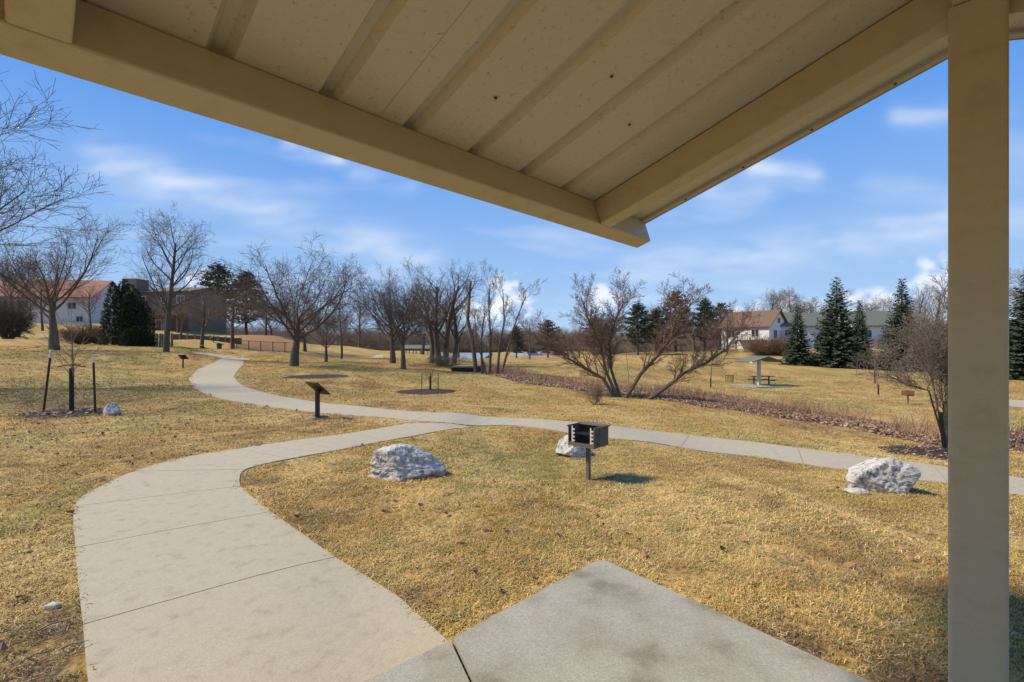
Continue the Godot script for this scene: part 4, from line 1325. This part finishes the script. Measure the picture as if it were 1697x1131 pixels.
	# young tree right beside the post, its trunk mostly behind it
	rng.seed = 97
	stem_tree("young_tree", "thin bare tree growing right behind the shelter post", 1568, 13, [
		[[[1569, 745, 0], [1569, 690, 0], [1570, 640, 0.1], [1572, 560, 0.1], [1573, 470, 0]], 0.06, 0.02, 1.2],
		[[[1569, 660, 0], [1545, 628, 0.1], [1530, 600, 0.1], [1515, 570, 0.2]], 0.025, 0.01, 0.9],
		[[[1570, 670, 0], [1540, 648, -0.2], [1500, 636, -0.4], [1470, 622, -0.5]], 0.028, 0.01, 0.9],
		[[[1571, 625, 0], [1556, 590, 0.2], [1548, 545, 0.3]], 0.022, 0.008, 0.8]], "small", M.twig_grey, 11)
	stake("rough dark stake leaning beside the thin tree at the post", at(1566, 736, 12.6), at(1559, 684, 12.6), 0.055, false, "")
	mulch_ring("thin leafy mulch patch at the foot of the thin tree", 1545, 12.6, 1.2, true)
	# evergreens
	spruce("tall dense spruce before the green roofed house", 1387, 62, 12.2, 1.15, 1)
	spruce("tall spruce with open branches and clear dark trunk", 1495, 58, 11.6, 1.0, 2)
	spruce("smaller spruce standing before the cream house", 1322, 64, 8.4, 1.05, 3)
	spruce("dark slim spruce between the two tall ones", 1425, 68, 9.6, 0.9, 2)
	spruce("broad dark spruce on the lawn beyond the shelter post", 1712, 45, 11.0, 1.35, 1)
	pine("round topped green pine at the end of the lawn", 1057, 85, 9.6, 1.1, 1)
	pine("pine with browned needles behind the leaning tree", 1120, 95, 12.3, 1.0, 2, 0.8)
	pine("tall green pine beside the brown roofed house", 1168, 97, 11.0, 0.9, 1)
	pine("small green pine beyond the thicket", 856, 92, 6.4, 1.1, 1)
	pine("rust tinged pine near the parked cars", 908, 95, 7.8, 1.1, 3, 1.0)
	pine("green pine half hidden by the leaning tree", 985, 100, 8.4, 1.3, 1)
	pine("dark pine beside the round topped one", 1088, 92, 8.6, 1.2, 3, 0.3)
	pine("brown tinged pine left of the gabled house", 1195, 104, 10.5, 1.1, 2, 0.8)
	pine("large dark pine beside the wooden building", 362, 82, 12.2, 1.1, 1)
	pine("dark pine behind the reddish tree", 408, 88, 12.4, 1.0, 2, 0.2)
	evergreen_shrub("big dark evergreen between the two houses", 210, 48, 5.4, 8.4, 1, Color(0.035, 0.043, 0.022))
	evergreen_shrub("low dark green shrub at the foot of the big evergreen", 228, 45.5, 2.6, 2.3, 2, Color(0.035, 0.05, 0.02))
	# twiggy bushes
	bush("wide brown hedge bush before the white house", 168, 51, 5.0, 2.6, 70, M.twig_red, "", 1)
	bush("brown hedge bush beside the forked tree", 136, 50, 4.2, 2.3, 70, M.twig_red, "", 2)
	bush("dark bare bush on the hill by the brown garage", 12, 52, 4.6, 5.2, 70, M.twig, "", 3)
	bush("brown rounded bush below the gabled house", 1258, 80, 4.6, 3.4, 70, M.twig_red, "", 1)
	bush("brown rounded bush below the house deck", 1290, 79, 5.0, 3.6, 70, M.twig_red, "", 2)
	bush("low tawny bush beside the small spruce", 1345, 66, 4.0, 2.0, 70, M.twig_red, "", 3)
	bush("rusty orange bush between the tall spruces", 1440, 62, 6.0, 2.3, 90, plain(lin(0.34, 0.17, 0.07), 0.9), "", 4)
	bush("purple brown dome of twigs beside the shelter post", 1552, 44, 3.8, 6.4, 60, plain(lin(0.17, 0.105, 0.095), 0.9), "", 4)
	bush("upright tuft of dry twigs on the lawn before the ditch", 985, 19, 0.7, 1.15, 20, M.twig_red, "", 5)
	bush("pale dry brush under the tall trunks", 738, 44, 5.0, 1.5, 22, M.twig_grey, "", 6)
	# trees behind the houses and across the lawn
	var back := [["leader", 12, 1290, 108, 14.5, "bare tree rising behind the cream house"], ["leader", 35, 1318, 112, 15.5, "tallest bare tree behind the cream house"], ["fork", 7, 1245, 105, 11.5, "bare tree behind the brown roofed house"], ["small", 31, 1205, 84, 9.0, "reddish bare tree left of the brown roofed house"], ["leader", 35, 1440, 115, 13.0, "bare tree rising over the green roof"], ["slim", 51, 1520, 110, 15.5, "bare tree beside the open spruce"], ["slim", 52, 1548, 100, 15.0, "slender bare tree above the twiggy dome"],
		["leader", 12, 878, 82, 8.0, "straight bare tree on the lawn beyond the thicket"], ["small", 31, 935, 105, 7.5, "bare tree by the far parked cars"], ["fork", 33, 20, 75, 13.0, "bare tree on the hill beside the white house"], ["oak", 21, 55, 105, 14.0, "bare tree behind the white house"], ["leader", 35, 150, 110, 13.5, "bare tree behind the end of the red roof"], ["fork", 7, 450, 95, 10.5, "bare tree on the bank above the wire fence"], ["leader", 12, 628, 100, 7.5, "bare tree beside the distant path"], ["oak", 25, 600, 120, 9.5, "bare tree near the far slope"], ["small", 31, 1180, 70, 7.0, "reddish bare tree on the lawn before the houses"], ["leader", 35, 1700, 75, 15.0, "bare tree beyond the broad spruce"],
		["oak", 21, 700, 72, 8.5, "wide bare tree behind the tall trunks by the ditch"], ["fork", 7, 760, 85, 9.0, "bare tree between the tall trunks and the thicket"], ["small", 31, 960, 88, 8.0, "reddish bare tree before the half hidden pine"], ["fork", 33, 1010, 92, 9.5, "bare tree behind the leaning tree's first stems"], ["leader", 12, 1085, 98, 10.5, "bare tree between the round pine and the browned pine"], ["oak", 25, 1150, 104, 11.5, "bare tree behind the browned pine"], ["slim", 51, 1270, 104, 14.0, "slender bare tree above the tall gable"], ["fork", 33, 1345, 108, 13.5, "bare tree between cream house and tall spruce"], ["oak", 21, 1470, 112, 13.5, "bare tree between the green roof and the open spruce"], ["fork", 7, 535, 90, 9.0, "bare tree on the crest behind the vase shaped tree"], ["oak", 25, 440, 74, 8.5, "bare tree standing on the red brown bank"], ["small", 31, 70, 66, 8.5, "reddish bare tree before the red roof"], ["small", 31, 150, 70, 8.0, "reddish bare tree before the end wall of the white house"], ["small", 31, 300, 66, 7.0, "reddish bare tree before the wooden building's windows"]]
	for b in back:
		bare_tree("bare_tree", b[5], b[0], b[1], b[2], b[3], b[4], 0.25, M.twig_red if b[0] == "small" else M.twig_grey, "bare trees in the background", b[2] * 0.7, 1.0)
	# far woods round the pond and along the skyline: one mass
	var m := bare_meshes("small", 31, 7.2, 0.2)
	var xfs := []; var cols := PackedColorArray()
	rng.seed = 4
	var brush := MB.new()
	for k in 40:
		var a := rng.randf() * TAU; var l := sqrt(rng.randf())
		grow(brush, brush, 1, Vector3(cos(a), 0, sin(a)) * 0.5 * rng.randf() + Vector3(0, -0.1, 0), Vector3(cos(a) * l, 0.75, sin(a) * l).normalized(), 0.8 * rng.randf_range(0.7, 1.1), 0.011, kinds.shrub)
	var low := []; var low_cols := PackedColorArray()
	for k in 1500:
		var px := rng.randf_range(-250, 1950)
		var d := rng.randf_range(345, 430) if px > 520 and px < 1000 else rng.randf_range(135, 240)
		if px >= 1000 and px < 1180: d = rng.randf_range(150, 260)
		var x := px_x(px, d)
		var far := 1.7 if d > 300 else 1.0
		var s: float = rng.randf_range(7.0, 12.0) / m[2] * far
		xfs.append(Transform3D(Basis(Vector3.UP, rng.randf() * TAU).scaled(Vector3(s * 1.3, s, s * 1.3)), Vector3(x, H(x, d) - 0.3, -d)))
		var v := rng.randf_range(0.7, 1.2)
		cols.append(Color(0.23 * v, 0.165 * v, 0.125 * v))
		if k % 2 == 0:
			var w := rng.randf_range(4.0, 7.0) * far
			low.append(Transform3D(Basis(Vector3.UP, rng.randf() * TAU).scaled(Vector3(w, w * 0.75, w)), Vector3(x, H(x, d) - 0.4, -d)))
			low_cols.append(Color(0.24 * v, 0.165 * v, 0.115 * v))
	stuff("far_woods", "brown line of bare woods along the skyline and pond", "woods", m[1], M.leaf, xfs, cols)
	stuff("far_brush", "brown undergrowth at the foot of the distant woods", "undergrowth", brush.mesh(), M.leaf, low, low_cols)
	# saplings with stakes
	mulch_ring("leafy brown mulch patch round the staked sapling", 112, 12.2, 1.15, true)
	sapling("staked sapling in a black trunk guard on the leafy lawn", 118, 12.2, 3.1, 61, true, M.twig_grey, 1.17)
	var strap := MB.new()
	var sp := stand(118, 12.2, 0.0)
	strap.tube(PackedVector3Array([at(96, 608, 12.2) - sp, at(110, 605.5, 12.15) - sp, at(118, 605, 12.12) - sp, at(126, 605.5, 12.15) - sp, at(141, 608.5, 12.2) - sp]), PackedFloat32Array([0.014, 0.014, 0.016, 0.014, 0.014]), 6)
	var so := part(self, "tree_strap", strap.mesh(), M.rubber)
	so.position = sp
	tag(so, "black rubber strap spread across the sapling's trunk guard", "strap")
	stake("dark leaning stake with white top, beside the rock's sapling, taller one", at(71, 681, 12.2), at(84.5, 579, 12.2), 0.026, true, "stakes of the leafy sapling")
	stake("dark upright stake with white top, between sapling and small rock", at(157.5, 677, 12.2), at(154, 589, 12.2), 0.026, true, "stakes of the leafy sapling")
	mulch_ring("dark mulch disc round the thin sapling inside the lawn", 707, 23, 1.55)
	sapling("thin sapling in a dark guard on the mulch disc", 713, 23, 1.5, 63, true, M.twig)
	for k in 2:
		var p := stand([699, 726][k], 23, 0.0)
		stake(["thin dark stake in the mulch disc on the round tree's side", "thin dark stake in the mulch disc on the footbridge side"][k], p, p + Vector3(0, 0.88, 0), 0.02, false, "stakes of the mulch disc")
	mulch_ring("flat dark mulch patch without a tree below the round tree", 526, 27, 1.85)
	sapling("slim young tree with thin upright branches beyond the ditch", 1456, 34, 4.4, 65, true, M.twig_grey)
	sapling("small pale young tree near the spruces", 1420, 48, 3.0, 61, false, M.twig_grey)
	sapling("young tree behind the slim one beyond the ditch", 1450, 41, 3.6, 63, true, M.twig)
	sapling("young tree on the lawn left of the small shelter", 1178, 36, 3.6, 61, true, M.twig)
	sapling("thin young tree behind the leaning tree", 1043, 31, 3.2, 65, false, M.twig_grey)

func make_things():
	boulder("broad grey boulder with flat top, alone on the lawn", 661, 6.15, Vector3(1.22, 0.44, 0.72), 6, 0.15, 11)
	boulder("dark grey pointed boulder half hidden by the grill", 955, 8.9, Vector3(0.85, 0.44, 0.5), 8, 0.4, 8)
	boulder("pale rounded boulder with shards beside the path", 1459, 7.25, Vector3(1.04, 0.62, 0.72), 14, -0.3, 10)
	boulder("small pale rock beside the staked sapling", 187, 12.0, Vector3(0.42, 0.36, 0.32), 17, 0.0, 6)
	boulder("thin pale shard lying at the pale boulder's foot", 1420, 7.05, Vector3(0.34, 0.09, 0.16), 19, -0.35, 6, "shards")
	boulder("flat pinkish stone fragment on the bare soil by the walk", 88, 2.95, Vector3(0.12, 0.035, 0.07), 23, 0.3, 6, "shards")
	make_grill(975, 7.0, "black park grill with open front before the dark boulder", 0.62 - PI / 2 * 0.0 - 1.35, M.iron, true)
	make_grill(1505, 28.0, "rusty park grill on the lawn across the ditch", 0.1, M.rust, false)
	info_sign("black slanted sign on a round concrete foot beside the path", 526, 11.5, 0.0)
	var foot := MB.new()
	var n := 24
	var fp := stand(526, 11.5, 0.0)
	foot.tube(PackedVector3Array([Vector3(0, -0.1, 0), Vector3(0, 0.045, 0), Vector3(0, 0.0455, 0)]), PackedFloat32Array([0.26, 0.26, 0.001]), n)
	var fo := part(self, "sign_foot", foot.mesh(), M.concrete)
	fo.position = fp
	tag(fo, "round concrete footing under the slanted sign", "footing")
	info_sign("black slanted sign on the slope left of the path's bend", 303, 31, 0.6)
	info_sign("black slanted sign at the far bend of the path", 335, 58, 0.6)
	info_sign("pale topped slanted sign near the litter bin", 353, 62, 2.4, true)
	far_shelter()
	# low screen standing on the lawn left of the small shelter
	var sp := stand(1208, 46, 0.0)
	var t := thing("waste_cage", "small dark wire cage on legs left of the small shelter", "cage", sp)
	for k in 5:
		var b := MB.new()
		b.tube(PackedVector3Array([Vector3(-0.3 + k * 0.15, 0.15, 0), Vector3(-0.3 + k * 0.15, 0.7, 0)]), PackedFloat32Array([0.02, 0.02]), 4)
		part(t, "bar", b.mesh(), M.black)
	var po := MB.new()
	po.tube(PackedVector3Array([Vector3(0.42, -0.05, 0), Vector3(0.42, 0.8, 0)]), PackedFloat32Array([0.035, 0.035]), 6)
	part(t, "post", po.mesh(), M.black)
	for k in 2:
		var b := MB.new()
		b.tube(PackedVector3Array([Vector3(-0.32, 0.15 + k * 0.55, 0), Vector3(0.42, 0.15 + k * 0.55, 0)]), PackedFloat32Array([0.025, 0.025]), 4)
		part(t, "rail", b.mesh(), M.black)
	# sticks at the edge of the walk
	rng.seed = 15
	for k in 4:
		var p := on_ground([124, 70, 96, 20][k], [1082, 1098, 1046, 1060][k])
		var mb := MB.new()
		var turn := 0.7 + rng.randf_range(-0.5, 0.5)
		var dir := Vector3(cos(turn), 0.0, -sin(turn))
		var l := rng.randf_range(0.05, 0.10)
		var bend := Vector3(dir.z, 0.0, -dir.x) * l * 0.25
		mb.tube(PackedVector3Array([-dir * l, -dir * l * 0.3 + bend + Vector3(0, 0.006, 0), dir * l * 0.4 + Vector3(0, 0.004, 0), dir * l + bend]), PackedFloat32Array([0.0045, 0.004, 0.003, 0.002]), 5)
		var o := part(self, numbered("stick"), mb.mesh(), M.twig_grey)
		o.position = Vector3(p.x, H(p.x, p.y) + 0.04, -p.y)
		tag(o, ["bent dry stick poking out at the edge of the walk", "dry stick lying on the matted soil left of the walk", "thin dry stick near the pinkish stone fragment", "dry stick in the grass away from the walk"][k], "stick", "sticks by the walk")

func _ready():
	var cam := Camera3D.new()
	cam.name = "camera"
	cam.projection = Camera3D.PROJECTION_FRUSTUM
	cam.near = 0.05
	cam.far = 4000.0
	cam.size = 2.0 * 0.05 * 565.5 / F
	cam.frustum_offset = Vector2(0, (HY - 565.5) / F * 0.05)
	add_child(cam)
	cam.position = Vector3(0, EYE, 0)
	cam.current = true
	var env := Environment.new()
	env.background_mode = Environment.BG_SKY
	env.sky = make_sky()
	env.background_energy_multiplier = 1.0
	env.tonemap_mode = Environment.TONE_MAPPER_LINEAR
	env.tonemap_exposure = 1.2
	env.sdfgi_enabled = true
	env.ssao_enabled = true
	env.ssil_enabled = true
	var we := WorldEnvironment.new()
	we.name = "world_environment"
	we.environment = env
	add_child(we)
	var sun := DirectionalLight3D.new()
	sun.name = "sun"
	sun.light_energy = 1.55
	sun.light_color = Color(1.0, 0.94, 0.84)
	sun.light_angular_distance = 8.0
	sun.shadow_enabled = true
	add_child(sun)
	var az := deg_to_rad(-94.0); var el := deg_to_rad(47.0)
	sun.look_at_from_position(Vector3.ZERO, -Vector3(sin(az) * cos(el), sin(el), -cos(az) * cos(el)), Vector3.UP)

	rng.seed = 20
	noise.seed = 3
	noise.frequency = 0.01
	noise.fractal_octaves = 3
	make_materials()
	prepare_terrain()
	for q in [[800, 620, 35], [900, 640, 27], [1000, 652, 25], [1085, 662, 23], [1200, 678, 20.5], [1300, 693, 18.5], [1400, 708, 16.5], [1500, 728, 14.5], [1570, 745, 13], [1697, 748, 12], [1900, 760, 11], [1900, 715, 15.5], [1697, 714, 17], [1570, 722, 17], [1500, 708, 19], [1400, 690, 22], [1300, 672, 26], [1200, 655, 31], [1100, 645, 33], [1000, 640, 32], [900, 622, 40], [800, 606, 50]]:
		creek.append(Vector2(px_x(q[0], q[2]), q[2]))
	make_ground()
	make_paving()
	make_shelter()
	make_buildings()
	make_fences()
	make_trees()
	make_far_things()
	make_things()
	rng.seed = 33
	make_litter()
	make_grass()
